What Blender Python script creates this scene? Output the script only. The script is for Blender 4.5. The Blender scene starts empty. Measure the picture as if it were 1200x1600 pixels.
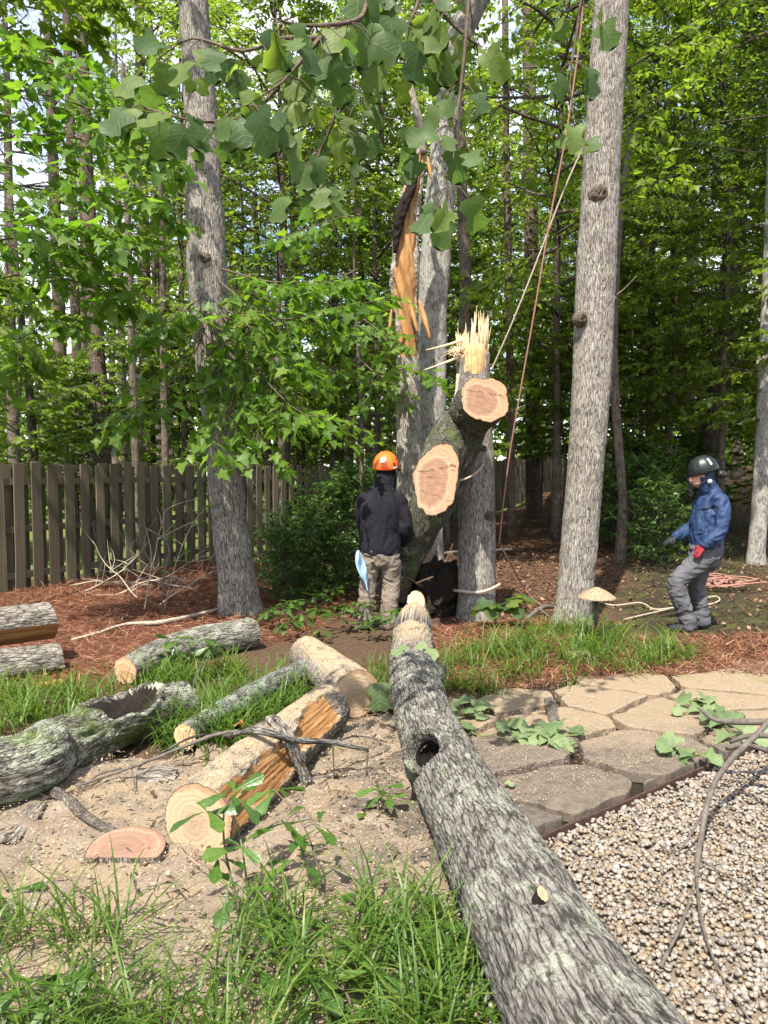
import bpy, bmesh, math, random
import numpy as np
from mathutils import Vector, Matrix, noise as mnoise

rng = np.random.default_rng(11)
random.seed(11)
scene = bpy.context.scene
C = scene.collection

# ------------------------------------------------------------------ camera, sky, sun, exposure
CAMH, F, PITCH = 1.65, 1155.0, math.radians(-3.2)
cam_d = bpy.data.cameras.new('camera')
cam_d.sensor_fit = 'VERTICAL'; cam_d.sensor_height = 36.0; cam_d.lens = F / 1600 * 36.0
cam_d.clip_start = 0.05; cam_d.clip_end = 600
cam = bpy.data.objects.new('camera', cam_d); C.objects.link(cam)
cam.location = (0, 0, CAMH); cam.rotation_euler = (math.pi / 2 + PITCH, 0, 0)
scene.camera = cam

SUN_AZ, SUN_EL = math.radians(199), math.radians(57)      # azimuth from +Y, clockwise: behind the viewer, to the left
to_sun = Vector((math.sin(SUN_AZ) * math.cos(SUN_EL), math.cos(SUN_AZ) * math.cos(SUN_EL), math.sin(SUN_EL)))
world = bpy.data.worlds.new('World'); scene.world = world; world.use_nodes = True
wn = world.node_tree
sky = wn.nodes.new('ShaderNodeTexSky'); sky.sky_type = 'NISHITA'; sky.sun_disc = False
sky.sun_elevation = SUN_EL; sky.sun_rotation = SUN_AZ
tc = wn.nodes.new('ShaderNodeTexCoord'); cn = wn.nodes.new('ShaderNodeTexNoise'); cn.inputs['Scale'].default_value = 3.2; cn.inputs['Detail'].default_value = 6.0
cr = wn.nodes.new('ShaderNodeValToRGB'); cr.color_ramp.elements[0].position = .38; cr.color_ramp.elements[1].position = .62
cm = wn.nodes.new('ShaderNodeMix'); cm.data_type = 'RGBA'; cm.inputs[7].default_value = (4.8, 4.9, 5.2, 1)      # white cloud
wn.links.new(tc.outputs['Generated'], cn.inputs['Vector']); wn.links.new(cn.outputs[0], cr.inputs[0]); wn.links.new(cr.outputs[0], cm.inputs[0])
wn.links.new(sky.outputs[0], cm.inputs[6]); wn.links.new(cm.outputs[2], wn.nodes['Background'].inputs[0])
wn.nodes['Background'].inputs[1].default_value = 0.15
sun_d = bpy.data.lights.new('sun', 'SUN'); sun_d.energy = 4.5; sun_d.angle = math.radians(0.55); sun_d.color = (1.0, 0.945, 0.85)
sun = bpy.data.objects.new('sun', sun_d); C.objects.link(sun)
sun.rotation_euler = to_sun.to_track_quat('Z', 'Y').to_euler()
sun.location = to_sun * 60
vs = scene.view_settings
vs.view_transform = 'Standard'; vs.look = 'None'; vs.gamma = 1.0; vs.use_curve_mapping = False
vs.exposure = 1.45
scene.render.engine = 'CYCLES'
cy = scene.cycles
cy.use_denoising = True; cy.max_bounces = 7; cy.diffuse_bounces = 3; cy.glossy_bounces = 2; cy.transmission_bounces = 4
cy.transparent_max_bounces = 4; cy.caustics_reflective = False; cy.caustics_refractive = False; cy.sample_clamp_indirect = 4.0

# ------------------------------------------------------------------ geometry of the view
def ray(x, y):
    f = Vector((0, math.cos(PITCH), math.sin(PITCH))); u = Vector((0, -math.sin(PITCH), math.cos(PITCH)))
    return f + Vector((1, 0, 0)) * ((x - 600) / F) + u * ((800 - y) / F)
def at(x, y, d):                      # the point seen at that place, d metres ahead
    r = ray(x, y); return Vector((0, 0, CAMH)) + r * (d / r.y)
def gp(x, y, z=0.0):                  # the point seen at that place, on the level z
    r = ray(x, y); return Vector((0, 0, CAMH)) + r * ((z - CAMH) / r.z)

def sstep(a, b, t):
    t = np.clip((np.asarray(t, float) - a) / (b - a), 0, 1); return t * t * (3 - 2 * t)
def terrain(x, y):
    return 1.9 * sstep(13, 46, y) * sstep(-1, 11, x) + 0.0 * np.asarray(x)

# ------------------------------------------------------------------ noise
_perm = np.random.default_rng(3).permutation(256); _perm = np.concatenate([_perm, _perm, _perm])
_grad = np.random.default_rng(4).normal(size=(256, 3)); _grad /= np.linalg.norm(_grad, axis=1)[:, None]
def pn(p):
    p = np.asarray(p, float); i = np.floor(p).astype(int); f = p - i; i &= 255
    u = f * f * f * (f * (f * 6 - 15) + 10); out = np.zeros(len(p))
    for dx in (0, 1):
        for dy in (0, 1):
            for dz in (0, 1):
                h = _perm[_perm[_perm[i[:, 0] + dx] + i[:, 1] + dy] + i[:, 2] + dz]
                g = _grad[h]; w = (u[:, 0] if dx else 1 - u[:, 0]) * (u[:, 1] if dy else 1 - u[:, 1]) * (u[:, 2] if dz else 1 - u[:, 2])
                out += w * (g[:, 0] * (f[:, 0] - dx) + g[:, 1] * (f[:, 1] - dy) + g[:, 2] * (f[:, 2] - dz))
    return out * 1.5
def fbm(p, o=4):
    p = np.asarray(p, float); a, s = 1.0, 0.0
    for k in range(o):
        s = s + a * pn(p * (2 ** k) + 17.3 * k); a *= 0.5
    return s

# ------------------------------------------------------------------ objects
def link(o, parent=None):
    C.objects.link(o)
    if parent is not None: o.parent = parent
    return o
def tag(o, label=None, cat=None, group=None, kind=None):
    if label: o['label'] = label
    if cat: o['category'] = cat
    if group: o['group'] = group
    if kind: o['kind'] = kind
    return o
def thing(name, label, cat, loc=(0, 0, 0), group=None):
    o = bpy.data.objects.new(name, None); o.empty_display_size = 0.1; C.objects.link(o); o.location = loc
    return tag(o, label, cat, group)
def mesh(name, V, Fs, mat=None, smooth=True, attrs=None, mi=None):
    """V (n,3); Fs: list of (m,k) integer arrays; attrs: {name: (n,) or (n,3)}; mi: material index per face"""
    me = bpy.data.meshes.new(name)
    V = np.asarray(V, np.float32); Fs = [np.asarray(f, np.int32) for f in Fs if len(f)]
    me.vertices.add(len(V)); me.vertices.foreach_set('co', V.ravel())
    n = sum(len(f) for f in Fs); L = sum(f.size for f in Fs)
    me.loops.add(L); me.polygons.add(n)
    me.loops.foreach_set('vertex_index', np.concatenate([f.ravel() for f in Fs]))
    sizes = np.concatenate([np.full(len(f), f.shape[1], np.int32) for f in Fs])
    me.polygons.foreach_set('loop_start', np.concatenate([[0], np.cumsum(sizes)[:-1]]).astype(np.int32))
    me.polygons.foreach_set('use_smooth', np.full(n, bool(smooth)))
    if mat is not None:
        for m in (mat if isinstance(mat, (list, tuple)) else [mat]): me.materials.append(m)
    if mi is not None: me.polygons.foreach_set('material_index', np.asarray(mi, np.int32))
    for k, a in (attrs or {}).items():
        a = np.asarray(a, np.float32)
        if a.ndim == 1: me.attributes.new(k, 'FLOAT', 'POINT').data.foreach_set('value', a)
        else: me.attributes.new(k, 'FLOAT_VECTOR', 'POINT').data.foreach_set('vector', a.ravel())
    me.update(); me.validate()
    return me
def wmat(o):
    m = o.matrix_parent_inverse @ o.matrix_basis if o.parent else o.matrix_basis.copy()
    return wmat(o.parent) @ m if o.parent else m
def obj(name, me, parent=None, at_base=False):
    o = bpy.data.objects.new(name, me); link(o, parent)
    if parent is not None and not at_base:
        # meshes are written in world space: undo the parents' placement
        o.matrix_parent_inverse = wmat(parent).inverted()
    return o

class Geo:
    """collects pieces with a bark coordinate (bco) and one number per piece (lc)"""
    def __init__(s): s.V, s.F4, s.F3, s.B, s.Lc, s.n = [], [], [], [], [], 0
    def add(s, V, F4=(), F3=(), B=None, lc=None):
        V = np.asarray(V, float)
        if len(F4): s.F4.append(np.asarray(F4) + s.n)
        if len(F3): s.F3.append(np.asarray(F3) + s.n)
        s.V.append(V); s.B.append(V if B is None else B); s.Lc.append(np.full(len(V), random.random()) if lc is None else (np.full(len(V), lc) if np.isscalar(lc) else lc)); s.n += len(V)
    def mesh(s, name, mat, smooth=True):
        F4 = np.concatenate(s.F4) if s.F4 else np.zeros((0, 4), int); F3 = np.concatenate(s.F3) if s.F3 else np.zeros((0, 3), int)
        return mesh(name, np.concatenate(s.V), [F4, F3], mat, smooth, {'bco': np.concatenate(s.B), 'lc': np.concatenate(s.Lc)})

def spline(pts, step=None, n=None):
    """Catmull-Rom through rows (x,y,z,r...)"""
    P = np.array([list(p) for p in pts], float)
    if n is None and step is None: return P
    E = np.vstack([2 * P[0] - P[1], P, 2 * P[-1] - P[-2]])
    L = np.linalg.norm(np.diff(P[:, :3], axis=0), axis=1)
    out = []
    for i in range(len(P) - 1):
        k = max(1, int(round(L[i] / step))) if step else max(1, int(round(n * L[i] / L.sum())))
        t = np.linspace(0, 1, k, endpoint=False)[:, None]
        a, b, c, d = E[i], E[i + 1], E[i + 2], E[i + 3]
        out.append(0.5 * (2 * b + (c - a) * t + (2 * a - 5 * b + 4 * c - d) * t ** 2 + (3 * b - a - 3 * c + d) * t ** 3))
    out.append(P[-1:])
    return np.vstack(out)
def frames(P, side=None):
    T = np.gradient(P, axis=0); T /= np.linalg.norm(T, axis=1)[:, None] + 1e-9
    s = np.array(side if side is not None else ((1, 0, 0) if abs(T[0][0]) < 0.8 else (0, 0, 1)), float)
    S = np.zeros_like(T)
    for i in range(len(T)):
        s = s - T[i] * s.dot(T[i]); s /= np.linalg.norm(s) + 1e-9; S[i] = s
    return T, S, np.cross(T, S)
def tube_arrays(pts, seg=8, step=None, n=None, disp=None, side=None, cap=True, s0=0.0):
    """returns V, quads, caps, bark coords, (rings, seg), theta, s"""
    Q = spline(pts, step, n); P, R = Q[:, :3], np.maximum(Q[:, 3], 1e-4)
    T, S, U = frames(P, side)
    th = np.linspace(0, 2 * math.pi, seg, endpoint=False)
    s = np.concatenate([[0], np.cumsum(np.linalg.norm(np.diff(P, axis=0), axis=1))]) + s0
    TH, SS = np.meshgrid(th, s); RR = np.repeat(R[:, None], seg, 1)
    r0 = max(R.mean(), 0.02)
    B = np.stack([np.cos(TH) * r0, np.sin(TH) * r0, SS], -1).reshape(-1, 3)
    if disp is not None: RR = RR + disp(TH.ravel(), SS.ravel(), B, RR.ravel()).reshape(RR.shape)
    V = P[:, None, :] + RR[..., None] * (np.cos(TH)[..., None] * S[:, None, :] + np.sin(TH)[..., None] * U[:, None, :])
    m = len(P); i = np.arange(m - 1)[:, None] * seg; j = np.arange(seg)[None, :]; j2 = (j + 1) % seg
    F4 = np.stack([i + j, i + j2, i + seg + j2, i + seg + j], -1).reshape(-1, 4)
    V = V.reshape(-1, 3); F3 = np.zeros((0, 3), int)
    if cap:
        V = np.vstack([V, P[:1], P[-1:]]); B = np.vstack([B, [[0, 0, s[0]]], [[0, 0, s[-1]]]])
        k = m * seg; jj = np.arange(seg); jn = (jj + 1) % seg
        F3 = np.vstack([np.stack([jn, jj, np.full(seg, k)], 1), np.stack([(m - 1) * seg + jj, (m - 1) * seg + jn, np.full(seg, k + 1)], 1)])
    return V, F4, F3, B, (m, seg), TH, SS
def tube(g, pts, seg=6, step=None, n=None, lc=None, **k):
    V, F4, F3, B, *_ = tube_arrays(pts, seg, step, n, **k); g.add(V, F4, F3, B, lc)
def tube_obj(name, pts, mat, parent=None, seg=8, step=None, n=None, **k):
    g = Geo(); tube(g, pts, seg, step, n, **k); return obj(name, g.mesh(name, mat), parent)
def box_arrays(c, sx, sy, sz, rz=0.0, rx=0.0, ry=0.0, bev=0.0):
    M = Matrix.Translation(c) @ Matrix.Rotation(rz, 4, 'Z') @ Matrix.Rotation(ry, 4, 'Y') @ Matrix.Rotation(rx, 4, 'X')
    V = np.array([M @ Vector((x * sx / 2, y * sy / 2, z * sz / 2)) for z in (-1, 1) for y in (-1, 1) for x in (-1, 1)])
    return V, np.array([[0, 2, 3, 1], [4, 5, 7, 6], [0, 1, 5, 4], [2, 6, 7, 3], [0, 4, 6, 2], [1, 3, 7, 5]])
def inpoly(x, y, poly):
    x, y = np.asarray(x, float), np.asarray(y, float); r = np.zeros(x.shape, bool); n = len(poly)
    for i in range(n):
        x1, y1 = poly[i][0], poly[i][1]; x2, y2 = poly[(i + 1) % n][0], poly[(i + 1) % n][1]
        c = ((y1 > y) != (y2 > y)) & (x < (x2 - x1) * (y - y1) / (y2 - y1 + 1e-12) + x1); r ^= c
    return r
def polypx(*p): return [tuple(gp(x, y)[:2]) for x, y in p]
def scatter(poly, n, pad=0.0):
    P = np.array(poly); lo, hi = P.min(0) - pad, P.max(0) + pad
    X = rng.uniform(lo, hi, (n * 3, 2)); X = X[inpoly(X[:, 0], X[:, 1], poly)]
    return X[:n]

# ------------------------------------------------------------------ material nodes
class Mat:
    def __init__(s, name):
        s.m = bpy.data.materials.new(name); s.m.use_nodes = True; s.t = s.m.node_tree; s.t.nodes.clear()
        s.out = s.n('OutputMaterial')
    def n(s, kind, ins=None, **props):
        nd = s.t.nodes.new('ShaderNode' + kind)
        for k, v in props.items(): setattr(nd, k, v)
        for k, v in (ins or {}).items():
            if isinstance(v, bpy.types.NodeSocket): s.t.links.new(v, nd.inputs[k])
            elif isinstance(v, bpy.types.Node): s.t.links.new(v.outputs[0], nd.inputs[k])
            else:
                if isinstance(v, (tuple, list)) and len(v) == 3 and nd.inputs[k].type == 'RGBA': v = (*v, 1)
                nd.inputs[k].default_value = v
        return nd
    def attr(s, name, out='Vector'): return s.n('Attribute', attribute_name=name).outputs[out]
    def math(s, op, a, b=0.0, c=None, clamp=False):
        d = {0: a, 1: b}
        if c is not None: d[2] = c
        return s.n('Math', d, operation=op, use_clamp=clamp).outputs[0]
    def scale(s, v, sc, off=(0, 0, 0)): return s.n('Mapping', {'Vector': v, 'Scale': sc, 'Location': off}).outputs[0]
    def noise(s, v, sc, det=4.0, rough=0.55, dist=0.0): return s.n('TexNoise', {'Vector': v, 'Scale': sc, 'Detail': det, 'Roughness': rough, 'Distortion': dist}).outputs[0]
    def voro(s, v, sc, feature='F1', out=0, rnd=1.0): return s.n('TexVoronoi', {'Vector': v, 'Scale': sc, 'Randomness': rnd}, feature=feature).outputs[out]
    def ramp(s, f, stops, mode='LINEAR'):
        r = s.n('ValToRGB', {0: f}); e = r.color_ramp.elements; r.color_ramp.interpolation = mode
        while len(e) < len(stops): e.new(0.5)
        for q, (p, c) in zip(e, stops): q.position = p; q.color = (*c, 1) if not np.isscalar(c) else (c, c, c, 1)
        return r.outputs[0]
    def mix(s, f, a, b, blend='MIX'): 
        nd = s.n('Mix', data_type='RGBA', blend_type=blend)
        for i, v in ((0, f), (6, a), (7, b)):
            if isinstance(v, bpy.types.NodeSocket): s.t.links.new(v, nd.inputs[i])
            else: nd.inputs[i].default_value = v if np.isscalar(v) else (*v[:3], 1)
        return nd.outputs[2]
    def bump(s, h, dist=0.01, st=0.8, normal=None):
        d = {'Height': h, 'Distance': dist, 'Strength': st}
        if normal is not None: d['Normal'] = normal
        return s.n('Bump', d).outputs[0]
    def done(s, col, rough=0.85, normal=None, spec=0.3, metal=0.0, **k):
        d = {'Base Color': col, 'Roughness': rough, 'Specular IOR Level': spec, 'Metallic': metal}; d.update(k)
        if normal is not None: d['Normal'] = normal
        b = s.n('BsdfPrincipled', d); s.t.links.new(b.outputs[0], s.out.inputs[0]); return s.m
    def rnd(s): 
        o = s.n('ObjectInfo'); return s.math('FRACT', s.math('ADD', o.outputs['Random'], s.attr('lc', 'Fac')))

def bark_mat(name, dark, light, lichen=0.0, moss=0.0, sc=1.0, stretch=0.10, lich_col=(0.40, 0.41, 0.33), dust=0.0, dust_from=-99.0):
    M = Mat(name); b = M.attr('bco'); ps = M.n('NewGeometry').outputs['Position']
    wob = M.noise(M.scale(b, (1, 1, .5)), 9 * sc, 3)
    bb = M.n('VectorMath', {0: b, 1: M.n('VectorMath', {0: M.n('TexNoise', {'Vector': b, 'Scale': 7 * sc, 'Detail': 2.0}).outputs[1], 1: (.03 / sc, .03 / sc, .12 / sc)}, operation='MULTIPLY').outputs[0]}, operation='ADD').outputs[0]
    st = M.scale(bb, (1, 1, stretch))
    fur = M.voro(st, 42 * sc, 'DISTANCE_TO_EDGE')
    fin = M.noise(M.scale(bb, (1, 1, .35)), 110 * sc, 5, .65)
    big = M.noise(b, 3.2 * sc, 4)
    rid = M.math('ABSOLUTE', M.math('SUBTRACT', M.noise(M.scale(bb, (1, 1, stretch)), 26 * sc, 4, .6), .5))
    fis, fis2 = M.ramp(rid, [(.0, 0.0), (.055, 1.0)]), M.ramp(fur, [(.0, 0.0), (.16, 1.0)])
    h = M.math('ADD', M.math('ADD', M.math('MULTIPLY', fis, .26), M.math('MULTIPLY', fis2, .36)), M.math('MULTIPLY', fin, 0.62))
    col = M.ramp(M.math('ADD', h, M.math('MULTIPLY', M.math('SUBTRACT', big, .5), .5)), [(0.3, tuple(c * .5 for c in dark)), (0.55, dark), (0.9, light), (1.0, tuple(min(1, c * 1.15) for c in light))])
    if lichen > 0:
        l1 = M.noise(M.scale(b, (1, 1, .7), (3, 1, 2)), 11.0, 7, .72); l2 = M.noise(b, 90, 4, .7)
        f = M.ramp(M.math('ADD', M.math('MULTIPLY', l1, .68), M.math('MULTIPLY', l2, .32)), [(0.61 - .2 * lichen, 0.0), (0.67 - .17 * lichen, 1.0)])
        f = M.math('MULTIPLY', f, M.ramp(h, [(.35, .1), (.75, 1.0)]))
        col = M.mix(f, col, M.mix(M.noise(b, 5, 2), lich_col, (lich_col[0] * .95 + .07, lich_col[1] * .92 + .06, lich_col[2] * .95 + .05)))
        spots = M.ramp(M.noise(M.scale(b, (1, 1, .6), (7, 2, 5)), 7.0, 7, .75), [(.60, 0.0), (.68, .7)])
        col = M.mix(spots, col, (.028, .026, .024))
    if moss > 0:
        f = M.ramp(M.noise(M.scale(b, (1, 1, .5), (9, 9, 1)), 4.5, 6, .7), [(0.66 - .2 * moss, 0.0), (0.76 - .18 * moss, 1.0)])
        col = M.mix(f, col, M.mix(M.noise(b, 60, 3), (.03, .05, .008), (.11, .145, .03)))
    if dust > 0:
        up = M.n('SeparateXYZ', {0: M.n('NewGeometry').outputs['Normal']}).outputs[2]
        f = M.math('MULTIPLY', M.ramp(up, [(.35, 0.0), (.9, 1.0)]), M.ramp(M.math('ADD', M.noise(b, 7, 5, .7), M.math('MULTIPLY', M.noise(b, 150, 2), .3)), [(.72 - .3 * dust, 0.0), (.82 - .3 * dust, 1.0)]))
        f = M.math('MULTIPLY', f, M.n('MapRange', {'Value': M.n('SeparateXYZ', {0: ps}).outputs[1], 'From Min': dust_from, 'From Max': dust_from + .8}).outputs[0])
        col = M.mix(f, col, M.mix(M.noise(b, 200, 2), (.46, .35, .23), (.27, .20, .13)))
    n = M.bump(h, 0.022 / sc, 0.85)
    n = M.bump(fin, 0.004, 0.5, n)
    return M.done(col, 0.92, n, 0.15)

def cut_mat(name, heart, sap, edge, ring=34.0, mid=0.62, streak=0.0, con=.62):
    """end grain: fco is the face coordinate, 1 at the bark"""
    M = Mat(name); f = M.attr('fco'); lc = M.n('SeparateXYZ', {0: f})
    d = M.n('VectorMath', {0: f, 1: M.n('VectorMath', {0: M.n('TexNoise', {'Vector': f, 'Scale': 2.3, 'Detail': 3.0}).outputs[1], 1: (.42, .42, 0)}, operation='MULTIPLY').outputs[0]}, operation='ADD').outputs[0]
    r = M.n('VectorMath', {0: M.n('VectorMath', {0: d, 1: (.11, .11, 0)}, operation='SUBTRACT').outputs[0]}, operation='LENGTH').outputs['Value']
    w = M.math('SINE', M.math('MULTIPLY', r, ring * 2.2)); w2 = M.math('SINE', M.math('MULTIPLY', M.math('ADD', r, M.math('MULTIPLY', M.noise(f, 4, 2), .06)), ring * .8))
    base = M.ramp(r, [(0.0, tuple(c * .8 for c in heart)), (mid - .1, heart), (mid + .05, sap), (.93, sap), (1.03, edge)])
    g = M.math('ADD', M.math('MULTIPLY', w, .10), M.math('ADD', M.math('MULTIPLY', w2, .14), M.math('MULTIPLY', M.noise(f, 6, 5, .7), .55)))
    col = M.mix(M.ramp(g, [(.08, con), (.42, 0.0)]), base, tuple(c * .6 for c in heart))
    saw = M.noise(M.scale(f, (2.0, 60, 1)), 1.5, 3)
    col = M.mix(M.math('MULTIPLY', M.ramp(saw, [(.45, 0.0), (.62, .35)]), 1.0), col, tuple(min(1, c * 1.18) for c in sap))
    if streak > 0:
        crack = M.ramp(M.noise(M.scale(f, (.5, 9, 1), (2, .4, 0)), 1.3, 3, .5), [(.66, 0.0), (.69, streak)])
        col = M.mix(crack, col, (.11, .055, .035))
        fx = M.n('SeparateXYZ', {0: d})
        for sl, cc, wd in ((.22, .28, .012), (.30, .10, .008), (-.05, -.35, .006)):
            ln = M.math('ABSOLUTE', M.math('SUBTRACT', M.math('SUBTRACT', fx.outputs[1], M.math('MULTIPLY', fx.outputs[0], sl)), cc + .15))
            col = M.mix(M.math('MULTIPLY', M.ramp(ln, [(wd, .8), (wd * 2.5, 0.0)]), M.ramp(M.noise(f, 1.7, 1), [(.42, 0.0), (.5, 1.0)])), col, (.06, .03, .02))
    return M.done(col, 0.8, M.bump(M.math('ADD', saw, M.math('MULTIPLY', w2, .3)), 0.004, .5), .2)

def leaf_mat(name, a, b, c=None, trans=0.42, rough=0.42, tcol=None, spec=0.45, veins=0.0):
    M = Mat(name); r = M.rnd(); p = M.n('NewGeometry').outputs['Position']
    col = M.ramp(r, [(0.0, a), (.6, b), (1.0, c or b)])
    v = M.noise(p, 38, 3)
    col = M.mix(M.ramp(v, [(.35, 0.0), (.75, .4)]), col, tuple(x * .62 for x in a))
    nrm = None
    if veins:                                     # midrib and side veins in the leaf's own coordinates
        q = M.n('SeparateXYZ', {0: M.n('TexCoord').outputs['Object']}); ax = M.math('ABSOLUTE', q.outputs[0])
        fr = M.math('FRACT', M.math('MULTIPLY', M.math('SUBTRACT', q.outputs[1], M.math('MULTIPLY', ax, .75)), 6.5))
        vn = M.math('MAXIMUM', M.ramp(M.math('ABSOLUTE', M.math('SUBTRACT', fr, .5)), [(.03, 1.0), (.11, 0.0)]), M.ramp(ax, [(.008, 1.0), (.022, 0.0)]))
        col = M.mix(M.math('MULTIPLY', vn, veins), col, tuple(min(1, x * 1.7 + .03) for x in b)); nrm = M.bump(vn, .02, .25)
    pr = M.n('BsdfPrincipled', {'Base Color': col, 'Roughness': rough, 'Specular IOR Level': spec, **({'Normal': nrm} if nrm else {})})
    tc = M.mix(1.0, col, tcol or (1.75, 1.9, .75), 'MULTIPLY')
    tr = M.n('BsdfTranslucent', {'Color': tc})
    mx = M.n('MixShader', {0: trans, 1: pr.outputs[0], 2: tr.outputs[0]}); M.t.links.new(mx.outputs[0], M.out.inputs[0])
    return M.m

def plain_mat(name, col, rough=0.7, spec=0.3, var=0.25, sc=14.0, bump=0.0, metal=0.0, coord='Object', bsc=None):
    M = Mat(name); o = M.n('TexCoord').outputs[coord]
    n1 = M.noise(o, sc, 5, .6)
    c = M.mix(M.ramp(n1, [(.3, 0.0), (.7, 1.0)]), tuple(x * (1 - var) for x in col), tuple(min(1, x * (1 + var)) for x in col))
    return M.done(c, rough, M.bump(M.noise(o, bsc or sc * 6, 4), 0.004, bump) if bump else None, spec, metal)

# ================================================================== THE GROUND
GRAV = [(.16, 2.86), (.30, 2.92), (.66, 3.15), (1.75, 3.94), (3.3, 5.08), (3.3, 3.6), (1.9, 1.6), (.05, 1.6), (-.02, 2.3)]
PATIO = [(-4.2, 3.0), (-1.9, 2.62), (-.3, 2.72), (.3, 2.9), (.66, 3.17), (1.75, 3.97), (4.8, 6.2), (4.8, 6.75), (3.1, 6.05), (1.5, 5.72), (.85, 5.42), (.4, 5.1), (-.2, 4.75), (-.75, 4.3), (-1.3, 4.12), (-2.2, 4.0), (-4.2, 4.5)]
SAW = [(-4.4, 2.8), (-2.0, 2.1), (-.2, 2.15), (.15, 2.3), (.32, 3.1), (.35, 4.6), (-.1, 4.9), (-.7, 4.3), (-1.3, 4.15), (-2.4, 4.05), (-4.4, 4.4)]
STRAW_L = polypx((-200, 1080), (-200, 905), (120, 905), (330, 880), (520, 880), (560, 960), (420, 1010), (250, 1050), (60, 1085))
STRAW_R = polypx((660, 1075), (660, 985), (850, 968), (1000, 1000), (1350, 985), (1500, 1080), (1250, 1062), (1100, 1058), (880, 1070), (760, 1085))
MULCH = polypx((640, 975), (640, 850), (760, 805), (960, 800), (1010, 830), (960, 900), (880, 975))
MOSS = polypx((985, 1000), (965, 930), (990, 870), (1060, 842), (1120, 815), (1160, 815), (1185, 850), (1230, 1000), (1400, 1040), (1100, 1040))

def soft(x, y, poly, w=0.25, seed=0.0):
    """1 inside the outline, 0 outside, with a ragged edge"""
    q = np.stack([x * 1.1 + seed, y * 1.1, np.zeros_like(x)], 1)
    jx, jy = fbm(q * 1.6, 3) * w * 1.6, fbm(q * 1.6 + 31, 3) * w * 1.6
    acc = np.zeros_like(x)
    for dx, dy in ((0, 0), (w, 0), (-w, 0), (0, w), (0, -w), (w * .5, w * .5), (-w * .5, -w * .5)):
        acc += inpoly(x + jx + dx, y + jy + dy, poly)
    return acc / 7

gx = np.concatenate([np.linspace(-90, -12, 20), np.linspace(-11, -5.2, 18), np.arange(-5, 5.01, .055), np.linspace(5.3, 14, 26), np.linspace(16, 90, 20)])
gy = np.concatenate([np.linspace(-30, 0, 10), np.arange(0.4, 1.6, .2), np.arange(1.65, 9.0, .055), np.arange(9.1, 14, .14), np.linspace(14.5, 50, 60), np.linspace(54, 140, 16)])
GX, GY = np.meshgrid(gx, gy); X, Y = GX.ravel(), GY.ravel()
q3 = np.stack([X, Y, np.zeros_like(X)], 1)
mS, mL, mR, mM, mO = soft(X, Y, SAW, .16, 1), soft(X, Y, STRAW_L, .25, 2), soft(X, Y, STRAW_R, .2, 3), soft(X, Y, MULCH, .4, 4), soft(X, Y, MOSS, .22, 5)
bumpy = fbm(q3 * 1.3, 3) * .022 + fbm(q3 * 6, 3) * .009
inP = soft(X, Y, PATIO, .05, 6)
inG = soft(X, Y, GRAV, .05, 7)
Z = terrain(X, Y) + bumpy * (1 - inP * .8) * (1 - inG * .9) - .006 * inG + np.clip(mL + mR, 0, 1) * (.012 + .012 * fbm(q3 * 9, 2)) - .035 * inP
far = sstep(14, 22, Y)
Z = Z + far * fbm(q3 * .12, 3) * .35 * (X < 6)
nx, ny = len(gx), len(gy)
i = np.arange(ny - 1)[:, None] * nx; j = np.arange(nx - 1)[None, :]
GF = np.stack([i + j, i + j + 1, i + nx + j + 1, i + nx + j], -1).reshape(-1, 4)

M = Mat('ground'); P = M.n('NewGeometry').outputs['Position']
ms = M.n('SeparateXYZ', {0: M.attr('mask')}); ms2 = M.n('SeparateXYZ', {0: M.attr('mask2')})
n1, n2, n3 = M.noise(P, 3.1, 5, .65), M.noise(P, 26, 5, .7), M.noise(P, 120, 3, .7)
soil = M.mix(M.ramp(M.math('ADD', M.math('MULTIPLY', n2, .6), M.math('MULTIPLY', n3, .4)), [(.35, 0.0), (.68, 1.0)]), (.030, .019, .012), (.125, .078, .05))
strw = M.n('TexWave', {'Vector': M.scale(P, (1, 1, 1)), 'Scale': 9.0, 'Distortion': 34.0, 'Detail': 5.0, 'Detail Scale': 2.2}).outputs['Fac']
straw = M.mix(strw, (.07, .026, .016), (.19, .085, .05))
straw = M.mix(M.ramp(n2, [(.4, 0.0), (.7, .6)]), straw, (.045, .018, .012))
dust = M.mix(M.ramp(M.math('ADD', M.math('MULTIPLY', n2, .5), M.math('MULTIPLY', n3, .5)), [(.38, 0.0), (.62, 1.0)]), (.15, .105, .07), (.34, .26, .175))
mossc = M.mix(M.ramp(M.math('ADD', M.math('MULTIPLY', n1, .4), M.math('MULTIPLY', n2, .6)), [(.5, 0.0), (.62, 1.0)]), (.032, .024, .016), (.085, .10, .020))
litter = M.mix(M.ramp(M.voro(P, 22, 'F1', 1), [(.2, 0.0), (.9, 1.0)]), (.032, .018, .011), (.13, .07, .042))
field = M.mix(n2, (.055, .085, .018), (.13, .15, .05))
col = M.mix(ms2.outputs[1], soil, litter)
col = M.mix(ms.outputs[1], col, straw)
col = M.mix(ms.outputs[2], col, mossc)
col = M.mix(M.attr('joint_shade', 'Fac'), col, M.mix(n2, (.010, .008, .006), (.04, .03, .02)))  # soil under the patio near black: shade between the stones painted into its colour
dm = M.ramp(M.math('ADD', ms.outputs[0], M.math('MULTIPLY', M.math('SUBTRACT', n2, .5), .8)), [(.3, 0.0), (.6, 1.0)])
col = M.mix(dm, col, dust)
col = M.mix(ms2.outputs[0], col, field)
col = M.mix(ms2.outputs[2], col, M.mix(n3, (.10, .076, .055), (.24, .195, .145)))
M_ground = M.done(col, .95, M.bump(M.math('ADD', n2, M.math('MULTIPLY', n3, .5)), .02, .7), .1)
fence_side = (X + 5.6) * 23.0 - (Y - 9.0) * 12.9      # negative: beyond the fence
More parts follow.
